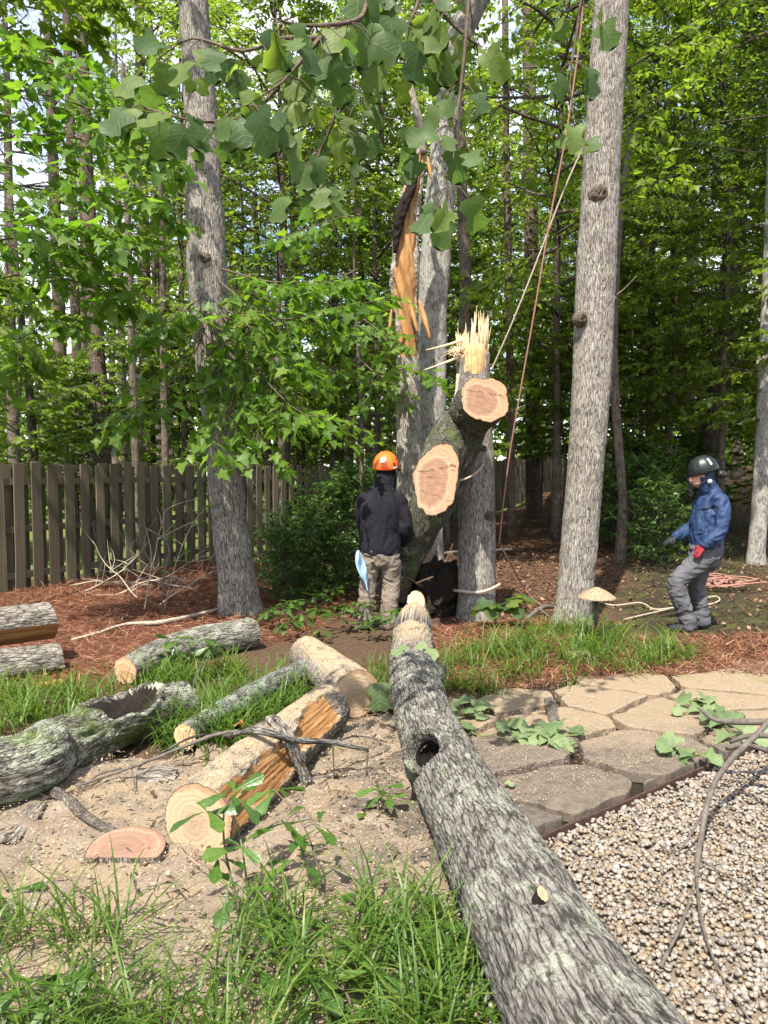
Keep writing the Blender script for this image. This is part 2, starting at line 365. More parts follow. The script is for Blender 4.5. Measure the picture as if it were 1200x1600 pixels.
ground = obj('ground', mesh('ground', np.stack([X, Y, Z], 1), [GF], M_ground, True, {
    'mask': np.stack([mS, np.clip(mL + mR, 0, 1), mO], 1), 'joint_shade': inP, 'mask2': np.stack([(fence_side < 0) * 1.0, np.clip(mM + (Y > 9) * .6, 0, 1), inG], 1)}))
tag(ground, 'forest floor of pine straw, mulch and soil', 'ground', kind='structure')

# ------------------------------------------------------------------ patio of irregular flagstones
def clip(poly, p, n):
    out = []
    for a, b in zip(poly, poly[1:] + poly[:1]):
        da, db = (a - p).dot(n), (b - p).dot(n)
        if da <= 0: out.append(a)
        if (da < 0) != (db < 0) and da != db: out.append(a + (b - a) * (da / (da - db)))
    return out
M = Mat('flagstone'); P = M.n('NewGeometry').outputs['Position']; rr = M.rnd()
n1, n2, n3 = M.noise(P, 5, 5, .65), M.noise(P, 45, 4, .7), M.noise(P, 170, 3, .75)
base = M.ramp(rr, [(0, (.10, .085, .072)), (.35, (.14, .117, .094)), (.7, (.12, .10, .085)), (1, (.17, .134, .10))])
base = M.mix(M.ramp(n2, [(.35, 0.0), (.7, .8)]), base, (.06, .05, .042))
base = M.mix(M.ramp(M.noise(P, 300, 2, .8), [(.56, 0.0), (.66, .85)]), base, (.30, .25, .19))
base = M.mix(M.ramp(M.noise(P, 14, 5, .7), [(.45, 0.0), (.65, .6)]), base, (.055, .046, .038))
sx = M.n('SeparateXYZ', {0: P})
sawf = M.math('ADD', M.ramp(sx.outputs[1], [(.0, 0.0), (1, 0.0)]), 0)
back = M.n('MapRange', {'Value': sx.outputs[1], 'From Min': 3.9, 'From Max': 5.3, 'To Min': 0.0, 'To Max': .62}).outputs[0]
left = M.n('MapRange', {'Value': sx.outputs[0], 'From Min': .3, 'From Max': -.9, 'To Min': 0.0, 'To Max': .6}).outputs[0]
sm = M.math('ADD', M.math('MAXIMUM', back, left), M.math('ADD', M.math('MULTIPLY', n1, .55), M.math('MULTIPLY', n3, .85)))
base = M.mix(M.ramp(sm, [(.86, 0.0), (1.25, .9)]), base, M.mix(n3, (.17, .125, .082), (.33, .25, .165)))
mossf = M.math('MULTIPLY', M.ramp(M.noise(P, 2.2, 3), [(.62, 0.0), (.7, .8)]), M.ramp(n2, [(.45, 0.0), (.55, 1.0)]))
base = M.mix(mossf, base, (.12, .14, .03))
M_stone = M.done(base, .92, M.bump(M.math('ADD', M.math('MULTIPLY', n2, .7), n3), .008, .8), .15)
bed = [Vector(p) for p in PATIO]
patio = thing('patio', 'patio of irregular brown flagstones dusted with sawdust', 'patio'); tag(patio, kind='structure')
r2 = np.random.default_rng(21)
sites = []
yy = 2.4
k = 0
while yy < 7.0:
    xx = -4.4 + (k % 2) * .28
    while xx < 5.0:
        sites.append(Vector((xx + r2.uniform(-.2, .2), yy + r2.uniform(-.15, .15)))); xx += r2.uniform(.55, .98)
    yy += .46; k += 1
edge_p, edge_n = Vector((.66, 3.17)), Vector((.80, -1.09)).normalized()
ns = 0
for a in sites:
    if not (inpoly(np.array([a.x]), np.array([a.y]), PATIO)[0] or (a.x > .1 and -.01 < (a - edge_p).dot(edge_n) < .22 and a.y > 2.7)): continue
    poly = [a + Vector(v) for v in ((-1.1, -1.1), (1.1, -1.1), (1.1, 1.1), (-1.1, 1.1))]
    for b in sites:
        if b is not a and (b - a).length < 2.1: poly = clip(poly, (a + b) / 2, (b - a).normalized())
    if a.x > .1: poly = clip(poly, edge_p - edge_n * .03, edge_n)
    if len(poly) < 3: continue
    g = .012 + .018 * r2.random()
    for u, v in list(zip(poly, poly[1:] + poly[:1])):
        e = v - u
        if e.length < 1e-5: continue
        nn = Vector((e.y, -e.x)).normalized(); poly2 = clip(poly, u - nn * g, nn)
        if len(poly2) > 2: poly = poly2
    ring = []
    for u, v in zip(poly, poly[1:] + poly[:1]):
        m = max(2, int((v - u).length / .045))
        for t in range(m): ring.append(u.lerp(v, t / m))
    if len(ring) < 6: continue
    R = np.array([[p.x, p.y] for p in ring]); c = R.mean(0)
    R2 = R.copy()                          # round the corners, ragged edge
    for _ in range(1): R2 = (np.roll(R2, 1, 0) + 2 * R2 + np.roll(R2, -1, 0)) / 4
    q = np.stack([R2[:, 0] * 9, R2[:, 1] * 9, np.full(len(R2), a.x * 7)], 1)
    R2 = R2 + (R2 - c) / (np.linalg.norm(R2 - c, axis=1)[:, None] + 1e-6) * (fbm(q, 4)[:, None] * .028 - .010)
    top = .030 + r2.uniform(-.007, .008); tx, ty = r2.normal(0, .012, 2)
    def zz(A, dz): return top + dz + (A[:, 0] - c[0]) * tx + (A[:, 1] - c[1]) * ty
    rings = [np.column_stack([R2, np.full(len(R2), -.03)]), np.column_stack([R2, zz(R2, -.006)])]
    for s_, dz in ((.985, -.002), (.93, .001), (.62, .002), (.3, .002)):
        A = c + (R2 - c) * s_; z = zz(A, dz) + fbm(np.column_stack([A * 5, np.zeros(len(A))]), 3) * .006; rings.append(np.column_stack([A, z]))
    V = np.vstack(rings + [[[c[0], c[1], top + .002]]]); m = len(R2); k = len(rings)
    ii = np.arange(k - 1)[:, None] * m; jj = np.arange(m)[None, :]
    F4 = np.stack([ii + jj, ii + (jj + 1) % m, ii + m + (jj + 1) % m, ii + m + jj], -1).reshape(-1, 4)
    F3 = np.stack([(k - 1) * m + np.arange(m), (k - 1) * m + (np.arange(m) + 1) % m, np.full(m, k * m)], 1)
    obj('flagstone', mesh('flagstone', V, [F4, F3], M_stone, False), patio); ns += 1

# sawdust drifted over the stones on the left
sxg = np.arange(-4.4, .5, .025); syg = np.arange(1.95, 5.0, .025)
SX, SY = np.meshgrid(sxg, syg); x_, y_ = SX.ravel(), SY.ravel(); q = np.stack([x_, y_, 0 * x_], 1)
m_ = soft(x_, y_, SAW, .12, 9)
sz = .004 + m_ * (.026 + .036 * fbm(q * 2.6, 3) + .020 * fbm(q * 8, 3) + .007 * fbm(q * 30, 2)) - (1 - m_) * .05
ii = np.arange(len(syg) - 1)[:, None] * len(sxg); jj = np.arange(len(sxg) - 1)[None, :]
SF = np.stack([ii + jj, ii + jj + 1, ii + len(sxg) + jj + 1, ii + len(sxg) + jj], -1).reshape(-1, 4)
SF = SF[m_[SF].max(1) > .05]
M = Mat('sawdust'); P = M.n('NewGeometry').outputs['Position']
n1, n2, n3, n4 = M.noise(P, 5, 5, .7), M.noise(P, 60, 4, .75), M.noise(P, 240, 3, .8), M.noise(P, 2.2, 3)
c = M.mix(M.ramp(M.math('ADD', M.math('MULTIPLY', n2, .5), M.math('MULTIPLY', n3, .5)), [(.36, 0.0), (.6, 1.0)]), (.15, .112, .082), (.40, .33, .242))
c = M.mix(M.ramp(n1, [(.45, 0.0), (.72, .55)]), c, (.13, .095, .07))
c = M.mix(M.ramp(n4, [(.4, 0.0), (.65, .45)]), c, (.29, .205, .145))
M_saw = M.done(c, .95, M.bump(M.math('ADD', n2, M.math('MULTIPLY', n3, .8)), .012, .9), .1)
tag(obj('sawdust', mesh('sawdust', np.stack([x_, y_, sz], 1), [SF], M_saw)), 'pale sawdust drifted over the flagstones beside the logs', 'sawdust', kind='stuff')

def flakes(name, pts, size, asp, mat, zf=0.012, tilt=.5, seed=0, label='', cat='litter', zbase=None, arch=1.0):
    r = np.random.default_rng(seed); n = len(pts)
    a = r.uniform(0, 2 * math.pi, n); L = size * r.uniform(.5, 1.4, n); W = L * asp * r.uniform(.6, 1.4, n)
    d = np.stack([np.cos(a), np.sin(a), r.normal(0, tilt, n)], 1); d /= np.linalg.norm(d, axis=1)[:, None]
    s = np.stack([-np.sin(a), np.cos(a), r.normal(0, tilt, n)], 1); s /= np.linalg.norm(s, axis=1)[:, None]
    zb = terrain(pts[:, 0], pts[:, 1]) if zbase is None else zbase
    c = np.column_stack([pts, zb + r.uniform(.3, 1.0, n) * zf + .5 * np.abs(d[:, 2]) * L])
    bow = np.array([0, 0, 1.0]) * (arch * L * r.uniform(.05, .25, n))[:, None]
    V = np.stack([c - d * L[:, None] / 2, c + s * W[:, None] / 2 + bow, c + d * L[:, None] / 2, c - s * W[:, None] / 2 + bow * .6], 1).reshape(-1, 3)
    Fq = np.arange(n * 4).reshape(-1, 4)
    o = obj(name, mesh(name, V, [Fq[:, [0, 1, 2]], Fq[:, [0, 2, 3]]], mat, False, {'lc': np.repeat(r.random(n), 4)}))
    return tag(o, label, cat, kind='stuff')
def litter_mat(name, stops, rough=.85):
    M = Mat(name); return M.done(M.ramp(M.attr('lc', 'Fac'), stops), rough, None, .15)
M_chip = litter_mat('sawdust_flakes', [(0, (.18, .115, .075)), (.5, (.32, .24, .16)), (1, (.43, .34, .245))])
M_straw = litter_mat('pine_needles', [(0, (.075, .026, .016)), (.45, (.155, .060, .034)), (.8, (.24, .115, .065)), (1, (.34, .21, .125))])
M_dead = litter_mat('dead_leaves', [(0, (.035, .018, .011)), (.4, (.085, .043, .025)), (.75, (.15, .08, .047)), (1, (.26, .17, .11))])
X2 = scatter(SAW, 17000); flakes('wood_chips', X2, .011, .5, M_chip, .05, .35, 1, 'small pale wood chips sprinkled over the sawdust', 'wood chips', zbase=.022 + 0 * X2[:, 0])
M_deb = litter_mat('bark_crumbs', [(0, (.03, .022, .016)), (.5, (.09, .062, .042)), (.85, (.18, .13, .085)), (1, (.30, .22, .14))])
X2 = scatter(SAW, 1500); flakes('bark_crumbs', X2, .035, .4, M_deb, .03, .4, 6, 'dark crumbs of bark and twig bits littering the sawdust', 'bark crumbs', zbase=.03 + 0 * X2[:, 0])
X2 = scatter(SAW, 420); flakes('twig_bits', X2, .11, .06, M_deb, .025, .18, 7, 'thin broken twig bits lying on the sawdust', 'twig bits', zbase=.04 + 0 * X2[:, 0], arch=.1)
X2 = scatter([(.2, 3.2), (1.75, 4.1), (4.6, 6.3), (4.6, 6.7), (3.1, 6.1), (1.5, 5.75), (.4, 5.15)], 15000); flakes('wood_chips', X2, .0075, .6, M_chip, .012, .3, 5, 'fine wood chips scattered over bare flagstones beside the gravel', 'wood chips', zbase=.032 + 0 * X2[:, 0])
flakes('pine_straw', scatter(STRAW_L, 34000), .16, .035, M_straw, .035, .22, 2, 'red pine straw along the tall wooden fence', 'pine straw', arch=.08)
flakes('pine_straw', scatter(STRAW_R, 22000), .14, .04, M_straw, .03, .22, 3, 'red pine straw between the flagstones and the tree trunks', 'pine straw', arch=.08)
X2 = np.vstack([scatter(MULCH, 5200), scatter([(-1, 8.2), (.5, 7.9), (6, 7.2), (9, 11), (14, 26), (5, 26), (1.5, 17)], 9000), scatter(MOSS, 900)])
flakes('leaf_litter', X2, .055, .6, M_dead, .03, .45, 4, 'brown dead leaves and mulch on the shaded forest floor', 'leaf litter')

# ------------------------------------------------------------------ gravel and its rusty edging
bm = bmesh.new(); bmesh.ops.create_icosphere(bm, subdivisions=2, radius=1.0)
PV = np.array([v.co[:] for v in bm.verts]); PF = np.array([[v.index for v in f.verts] for f in bm.faces]); bm.free()
gpts = scatter(GRAV, 13000); r = np.random.default_rng(8); n = len(gpts)
protos = []
for k in range(8):
    q = PV * (1 + .22 * fbm(PV * .9 + k * 5, 2))[:, None] * np.array([1.0, r.uniform(.62, .95), r.uniform(.42, .75)]); protos.append(q)
protos = np.array(protos); pick = r.integers(0, 8, n); size = np.clip(r.lognormal(math.log(.0098), .30, n), .0055, .018)
ang = r.uniform(0, 2 * math.pi, n); tl = r.normal(0, .35, n)
ca, sa, ct, st_ = np.cos(ang), np.sin(ang), np.cos(tl), np.sin(tl)
Rm = np.zeros((n, 3, 3)); Rm[:, 0, 0] = ca; Rm[:, 0, 1] = -sa * ct; Rm[:, 0, 2] = sa * st_; Rm[:, 1, 0] = sa; Rm[:, 1, 1] = ca * ct; Rm[:, 1, 2] = -ca * st_; Rm[:, 2, 1] = st_; Rm[:, 2, 2] = ct
GV = np.einsum('nij,nvj->nvi', Rm, protos[pick] * size[:, None, None]); GV += np.column_stack([gpts, .006 + r.uniform(0, .016, n)])[:, None, :]
GFc = (PF[None] + (np.arange(n) * len(PV))[:, None, None]).reshape(-1, 3)
M = Mat('pebble'); lc = M.attr('lc', 'Fac'); P = M.n('NewGeometry').outputs['Position']
c = M.ramp(lc, [(0, (.15, .12, .09)), (.12, (.19, .16, .125)), (.25, (.23, .195, .155)), (.38, (.185, .172, .155)), (.5, (.235, .21, .178)), (.62, (.195, .135, .08)), (.7, (.22, .175, .125)), (.82, (.26, .24, .215)), (.92, (.12, .105, .095)), (1, (.31, .29, .27))], 'CONSTANT')
c = M.mix(M.ramp(M.noise(P, 90, 4, .7), [(.4, 0.0), (.7, .45)]), c, (.165, .118, .076))
M_peb = M.done(c, .55, M.bump(M.noise(P, 220, 3), .002, .4), .35)
bm = bmesh.new(); bmesh.ops.create_icosphere(bm, subdivisions=1, radius=1.0)
PV1 = np.array([v.co[:] for v in bm.verts]); PF1 = np.array([[v.index for v in f.verts] for f in bm.faces]); bm.free()
g2 = scatter(GRAV, 15000); n2_ = len(g2); s2 = r.uniform(.006, .011, n2_)
GV2 = PV1[None] * (s2[:, None, None] * r.uniform(.6, 1.2, (n2_, 1, 3))) + np.column_stack([g2, r.uniform(.0, .012, n2_)])[:, None, :]
GF2 = (PF1[None] + (np.arange(n2_) * len(PV1))[:, None, None]).reshape(-1, 3) + n * len(PV)
tag(obj('gravel', mesh('gravel', np.vstack([GV.reshape(-1, 3), GV2.reshape(-1, 3)]), [np.vstack([GFc, GF2])], M_peb, True, {'lc': np.concatenate([np.repeat(r.random(n), len(PV)), np.repeat(r.random(n2_), len(PV1))])})), 'bed of tan and grey river pebbles beside the flagstones', 'gravel', kind='stuff')
M_rust = plain_mat('rusty_edging', (.055, .03, .024), .85, .2, .4, 30, .4)
ep = [Vector((.24, 2.84)), edge_p, Vector((1.75, 3.97)), Vector((3.6, 5.33))]
g = Geo()
eq = spline([(p.x, p.y, .02, .01) for p in ep], step=.12)
for a, b in zip(eq[:-1], eq[1:]):
    d = Vector(b[:3]) - Vector(a[:3]); c_ = (Vector(a[:3]) + Vector(b[:3])) / 2; c_.z = -.003 + .003 * math.sin(c_.x * 9)
    V, F4 = box_arrays(c_, d.length + .006, .012, .06, math.atan2(d.y, d.x)); g.add(V, F4)
tag(obj('garden_edging', g.mesh('garden_edging', M_rust, False)), 'low rusty metal edging strip between flagstones and gravel', 'edging')

# ------------------------------------------------------------------ fence
M = Mat('weathered_board'); o = M.n('TexCoord').outputs['Object']; ob = M.n('ObjectInfo').outputs['Random']
oo = M.n('VectorMath', {0: o, 1: M.n('CombineXYZ', {0: M.math('MULTIPLY', ob, 40), 1: ob, 2: M.math('MULTIPLY', ob, 17)}).outputs[0]}, operation='ADD').outputs[0]
gr = M.noise(M.scale(oo, (60, 60, 1.3)), 1.0, 5, .7); bl = M.noise(M.scale(oo, (5, 5, 1.6)), 1.0, 4)
c = M.mix(M.ramp(gr, [(.3, 0.0), (.7, 1.0)]), (.088, .07, .048), (.215, .177, .125))
c = M.mix(M.ramp(bl, [(.4, 0.0), (.75, .6)]), c, (.125, .12, .07))
c = M.mix(M.math('MULTIPLY', ob, .75), c, (.07, .056, .04))
M_board = M.done(c, .9, M.bump(gr, .004, .7), .15)
def board_mesh(w, h, t, seed):
    r = random.Random(seed); V = []
    for z in np.linspace(0, h, 5):
        cx, cyy = r.uniform(-.004, .004), r.uniform(-.006, .006)
        for sx_, sy_ in ((-1, -1), (1, -1), (1, 1), (-1, 1)): V.append((cx + sx_ * w / 2, cyy + sy_ * t / 2, z + (r.uniform(-.006, .006) if z > h - .01 else 0)))
    Fq = [[k * 4 + a, k * 4 + (a + 1) % 4, k * 4 + 4 + (a + 1) % 4, k * 4 + 4 + a] for k in range(4) for a in range(4)] + [[16, 17, 18, 19], [3, 2, 1, 0]]
    return mesh('board', V, [np.array(Fq)], M_board, False)
bmeshes = [board_mesh(.142 + .008 * (k % 3), 1.78 + .02 * (k % 4 - 1.5), .019, k) for k in range(8)]
def fence(pts, label, pitch, back):
    f = thing('wooden_fence', label, 'fence', (pts[0][0], pts[0][1], float(terrain(*pts[0]))))
    inv = f.matrix_basis.inverted(); r = random.Random(5)
    for a, b in zip(pts[:-1], pts[1:]):
        a, b = Vector(a), Vector(b); L = (b - a).length; d = (b - a) / L; nrm = Vector((d.y, -d.x)); rz = math.atan2(d.y, d.x)
        k = 0
        while k * pitch < L:
            for bk in ((0, 1) if back else (0,)):
                s = k * pitch + (pitch / 2 if bk else 0); p = a + d * s + nrm * (-.045 if bk else .045)
                o = bpy.data.objects.new('board', bmeshes[r.randrange(8)]); link(o, f)
                o.matrix_basis = inv @ Matrix.Translation((p.x, p.y, float(terrain(p.x, p.y)) - .03 + r.uniform(-.012, .012))) @ Matrix.Rotation(rz + r.uniform(-.015, .015), 4, 'Z') @ Matrix.Rotation(r.uniform(-.008, .008), 4, 'Y')
            k += 1
        for i0 in np.arange(0, L, 2.44):
            i1 = min(L, i0 + 2.44); c0, c1 = a + d * i0, a + d * i1
            z0, z1 = float(terrain(*c0)), float(terrain(*c1))
            for zr in (.22, .85, 1.5):
                c_ = (c0 + c1) / 2; V, F4 = box_arrays((c_.x, c_.y, (z0 + z1) / 2 + zr), i1 - i0 - .005, .064, .088, rz, 0, -math.atan2(z1 - z0, i1 - i0)); obj('rail', mesh('rail', V, [F4], M_board, False), f)
            V, F4 = box_arrays((c0.x - nrm.x * .10, c0.y - nrm.y * .10, z0 + .85), .09, .09, 1.75, rz); obj('post', mesh('post', V, [F4], M_board, False), f)
    return f
fence([(-6.2, 7.95), (7.3, 32.0)], 'tall weathered board fence behind the pine straw', .27, True)
fence([(7.35, 32.05), (19.5, 46.5)], 'sunlit far board fence behind the thin trees', .22, False)

# ================================================================== LEAVES
def leafproto(half, fold=.25, droop=.25, curl=0.0):
    """half outline (x,y) from base to tip, unit length along +y, upper side +z"""
    V, F4, F3 = [], [], []
    def z(x, y): return abs(x) * fold - droop * y * y + curl * math.sin(y * 7 + x * 9)
    n = len(half); ys = [min(max(y, 0), 1) for x, y in half]
    mid = []
    for k in range(n): V.append((0, ys[k], z(0, ys[k]))); mid.append(k)
    for sgn in (1, -1):
        o = []
        for k, (x, y) in enumerate(half):
            if x < 1e-6: o.append(mid[k])
            else: V.append((sgn * x, y, z(x, y))); o.append(len(V) - 1)
        for k in range(n - 1):
            f = []
            for v in ((mid[k], o[k], o[k + 1], mid[k + 1]) if sgn > 0 else (mid[k + 1], o[k + 1], o[k], mid[k])):
                if v not in f: f.append(v)
            if len(f) == 4: F4.append(f)
            elif len(f) == 3: F3.append(f)
    return np.array(V, float), np.array(F4, int).reshape(-1, 4), np.array(F3, int).reshape(-1, 3)
TULIP = [(0, 0), (.14, -.03), (.34, .02), (.50, .17), (.40, .30), (.28, .44), (.31, .56), (.46, .74), (.33, .82), (.19, .93), (0, .84)]
MAPLE = [(0, 0), (.13, .02), (.36, .0), (.29, .2), (.52, .42), (.33, .46), (.23, .56), (.2, .72), (.08, .86), (0, 1)]
OAKW = [(0, 0), (.025, .12), (.06, .35), (.11, .58), (.17, .76), (.19, .86), (.13, .91), (.08, .97), (0, 1)]
OVATE = [(0, 0), (.13, .15), (.21, .38), (.19, .6), (.1, .84), (0, 1)]
L_tulip = [leafproto(TULIP, .2, .35, .02), leafproto(TULIP, .45, .55, .03), leafproto(TULIP, .08, .2, .045), leafproto([(x * .85, y) for x, y in TULIP], .6, .7, .03), leafproto([(x * 1.05, y) for x, y in TULIP], -.15, .4, .04)]
L_maple = [leafproto(MAPLE, .15, .22), leafproto(MAPLE, .32, .4, .015), leafproto(MAPLE, .02, .12, .02)]
L_oak = [leafproto(OAKW, .3, .2), leafproto(OAKW, .15, .5, .02)]
L_ovate = [leafproto(OVATE, .3, .25)]
L_kite = [leafproto([(0, 0), (.26, .42), (0, 1)], .3, .2)]
L_mapl2 = [leafproto([(0, 0), (.36, .02), (.25, .25), (.46, .46), (.2, .58), (0, 1)], .2, .25)]

M_leaf_bg = leaf_mat('forest_leaf', (.052, .092, .013), (.095, .15, .022), (.15, .20, .035), .56)
M_leaf_bg2 = leaf_mat('forest_leaf_light', (.085, .135, .016), (.14, .195, .028), (.20, .24, .048), .58)
M_leaf_pine = leaf_mat('pine_needle_tufts', (.022, .042, .018), (.035, .06, .024), (.06, .085, .03), .2)
M_leaf_map = leaf_mat('sapling_leaf', (.065, .13, .016), (.10, .18, .025), (.15, .225, .038), .5, .45, spec=.3)
M_leaf_tul = leaf_mat('tulip_leaf', (.075, .13, .045), (.11, .18, .055), (.16, .23, .055), .45, .5, spec=.28)
M_leaf_fal = leaf_mat('fallen_leaf', (.11, .165, .07), (.17, .24, .105), (.26, .32, .16), .25, .5)
M_leaf_oak = leaf_mat('oak_leaf', (.045, .10, .014), (.075, .155, .02), (.12, .21, .03), .38, .34, spec=.5)
M_leaf_shr = leaf_mat('shrub_leaf', (.038, .080, .016), (.068, .13, .024), (.125, .195, .04), .42, .32, spec=.45)
M_grass = leaf_mat('grass_blade', (.055, .11, .016), (.095, .165, .024), (.17, .22, .05), .45, .42, spec=.3)
M_twig = plain_mat('twig_bark', (.10, .075, .055), .9, .1, .4, 40, .5)
M_stem = plain_mat('green_stem', (.10, .12, .04), .7, .2, .3, 30)

def norm(v): return v / (np.linalg.norm(v) + 1e-9)
def leafframe(yd, up):
    yd = norm(yd); x = np.cross(yd, up); x = norm(x); return np.stack([x, yd, np.cross(x, yd)], 1)
class Leaves:
    def __init__(s): s.p, s.R, s.s, s.c = [], [], [], []
    def add(s, pos, yd, up, size, lc=None):
        s.p.append(pos); s.R.append(leafframe(np.asarray(yd, float), np.asarray(up, float))); s.s.append(size); s.c.append(random.random() if lc is None else lc)
    def merged(s, name, protos, mat, idx=None):
        idx = np.arange(len(s.p)) if idx is None else np.asarray(idx)
        P, R, S, Cc = np.array(s.p)[idx], np.array(s.R)[idx], np.array(s.s)[idx], np.array(s.c)[idx]
        Vs, F4s, F3s, ls, o = [], [], [], [], 0
        for k, (V, F4, F3) in enumerate(protos):
            m = np.arange(len(P)) % len(protos) == k; n = m.sum()
            if not n: continue
            W = np.einsum('nij,vj->nvi', R[m], V) * S[m][:, None, None] + P[m][:, None, :]
            off = (np.arange(n) * len(V))[:, None, None] + o
            Vs.append(W.reshape(-1, 3)); F4s.append((F4[None] + off).reshape(-1, 4)); F3s.append((F3[None] + off).reshape(-1, 3)); ls.append(np.repeat(Cc[m], len(V))); o += n * len(V)
        return mesh(name, np.vstack(Vs), [np.vstack(F4s), np.vstack(F3s)], mat, False, {'lc': np.concatenate(ls)})
    def objects(s, name, meshes, parent, limit=300, rest=None, protos=None, mat=None):
        """the largest-looking ones as objects of their own, the rest joined"""
        P = np.array(s.p); d = np.linalg.norm(P - np.array([0, 0, CAMH]), axis=1); app = np.array(s.s) / d
        u = (P[:, 0] / np.maximum(P[:, 1], .1)); inview = (np.abs(u) < .53) & (P[:, 1] > .3) & ((P[:, 2] - CAMH) / np.maximum(P[:, 1], .1) < .64)
        order = np.argsort(-(app + inview * 10)); W = wmat(parent).inverted()
        for k, q in enumerate(order[:limit]):
            o = bpy.data.objects.new(name, meshes[k % len(meshes)]); link(o, parent)
            m = Matrix([[*(s.R[q][a] * s.s[q]), s.p[q][a]] for a in range(3)] + [[0, 0, 0, 1]]); o.matrix_basis = W @ m
        if len(order) > limit and rest:
            o = obj(rest, s.merged(rest, protos, mat, order[limit:]), parent); o['kind'] = 'stuff'
lm = lambda name, protos, mat: [mesh(name, V, [F4, F3], mat, True) for V, F4, F3 in protos]
VT = leaf_mat('tulip_leaf_veined', (.055, .10, .04), (.095, .15, .045), (.16, .21, .042), .55, .5, spec=.28, veins=.16)
VM = leaf_mat('sapling_leaf_veined', (.065, .13, .016), (.10, .18, .025), (.15, .225, .038), .5, .45, spec=.3, veins=.15)
VO = leaf_mat('oak_leaf_veined', (.035, .08, .012), (.06, .125, .017), (.095, .165, .025), .38, .36, spec=.45, veins=.25)
VF = leaf_mat('fallen_leaf_veined', (.08, .12, .05), (.13, .18, .075), (.195, .235, .11), .25, .55, spec=.3, veins=.4)
LM_tulip, LM_maple, LM_oak, LM_fal = lm('leaf', L_tulip, VT), lm('leaf', L_maple, VM), lm('leaf', L_oak, VO), lm('leaf', L_tulip + L_maple, VF)

def bough(g, lv, p0, d0, L, r0, ntw, nlf, size, droop=.25, up=.1, seg=5, spread=.9, petiole=0.0, pts=None, flat=.35, hang=0.0):
    """a limb with side twigs; leaves alternate along the twigs in a flat spray"""
    p0 = np.asarray(p0, float); d0 = norm(np.asarray(d0, float)); K = 7
    if pts is None:
        P = [p0]; d = d0.copy()
        for k in range(K - 1):
            d = norm(d + np.array([0, 0, up / K - droop / K * (k / K) * 2]) + rng.normal(0, .09, 3)); P.append(P[-1] + d * L / (K - 1))
        P = np.array(P)
    else:
        P = spline([(*p, 0) for p in pts], n=K)[:, :3]; K = len(P); L = np.linalg.norm(np.diff(P, axis=0), axis=1).sum()
    R = r0 * np.linspace(1, .2, K)
    tube(g, np.column_stack([P, R]), seg)
    for k in range(ntw):
        t = .12 + .88 * (k + rng.random() * .6) / ntw; t = min(t, .999); i = int(t * (K - 1)); f = t * (K - 1) - i
        b = P[i] * (1 - f) + P[min(i + 1, K - 1)] * f; ax = norm(P[min(i + 1, K - 1)] - P[max(i - 1, 0)])
        side = norm(np.cross(ax, [0, 0, 1])) * (1 if k % 2 else -1)
        td = norm(ax * (.65 + .5 * t) + side * spread + np.array([0, 0, rng.normal(0, flat)])); tl = L * (.42 - .24 * t) * rng.uniform(.7, 1.25)
        Q = [b]; dd = td
        for m in range(3): dd = norm(dd + np.array([0, 0, -.12 - hang]) + rng.normal(0, .1, 3)); Q.append(Q[-1] + dd * tl / 3)
        Q = np.array(Q); tube(g, np.column_stack([Q, R[i] * .35 * np.linspace(1, .4, 4)]), 4, cap=False)
        for m in range(nlf):
            u = .15 + .85 * (m + .5) / nlf; a = int(u * 2.999); h = u * 3 - a; q = Q[a] * (1 - h) + Q[min(a + 1, 3)] * h
            tx = norm(Q[min(a + 1, 3)] - Q[a]); sd = norm(np.cross(tx, [0, 0, 1])) * (1 if m % 2 else -1)
            yd = norm(tx * .55 + sd * .8 + rng.normal(0, .3, 3) + np.array([0, 0, -.18 - hang])); upv = np.array([0, 0, 1.0]) + rng.normal(0, .42, 3)
            lv.add(q + yd * petiole, yd, upv, size * rng.uniform(.65, 1.2))

def crown(seed, H, z0, rad, nb, ntw, nlf, size, up=.25, droop=.3, pexp=.6, elev=.5):
    """limbs and leaves around the axis of a tree of height H, first limbs at z0"""
    global rng
    keep = rng; rng = np.random.default_rng(seed); g, lv = Geo(), Leaves()
    for k in range(nb):
        t = (k + rng.random()) / nb; z = z0 + (H - z0) * t; a = k * 2.4 + rng.normal(0, .4)
        L = rad * (math.sin(math.pi * min(1, .18 + .8 * t)) ** pexp) * rng.uniform(.65, 1.15)
        d = np.array([math.cos(a), math.sin(a), elev * t + rng.uniform(-.05, .3)])
        bough(g, lv, (0, 0, z), d, L, .008 + .006 * L, ntw, nlf, size, droop, up)
    rng = keep
    return g, lv
BK_grey = bark_mat('bark_grey', (.10, .085, .07), (.305, .272, .235), .25, .05, 1.9)
BK_brown = bark_mat('bark_brown', (.06, .044, .034), (.165, .128, .10), .15, 0, 1.6)
BK_dark = bark_mat('bark_pine', (.055, .04, .032), (.165, .12, .095), 0, 0, 1.0, .3)
BK_lich = bark_mat('bark_lichen', (.09, .078, .066), (.29, .26, .225), .8, .12, 1.9, lich_col=(.34, .33, .285))
BK_pale = bark_mat('bark_pale', (.13, .108, .086), (.36, .315, .26), .4, 0, 1.9, .12)

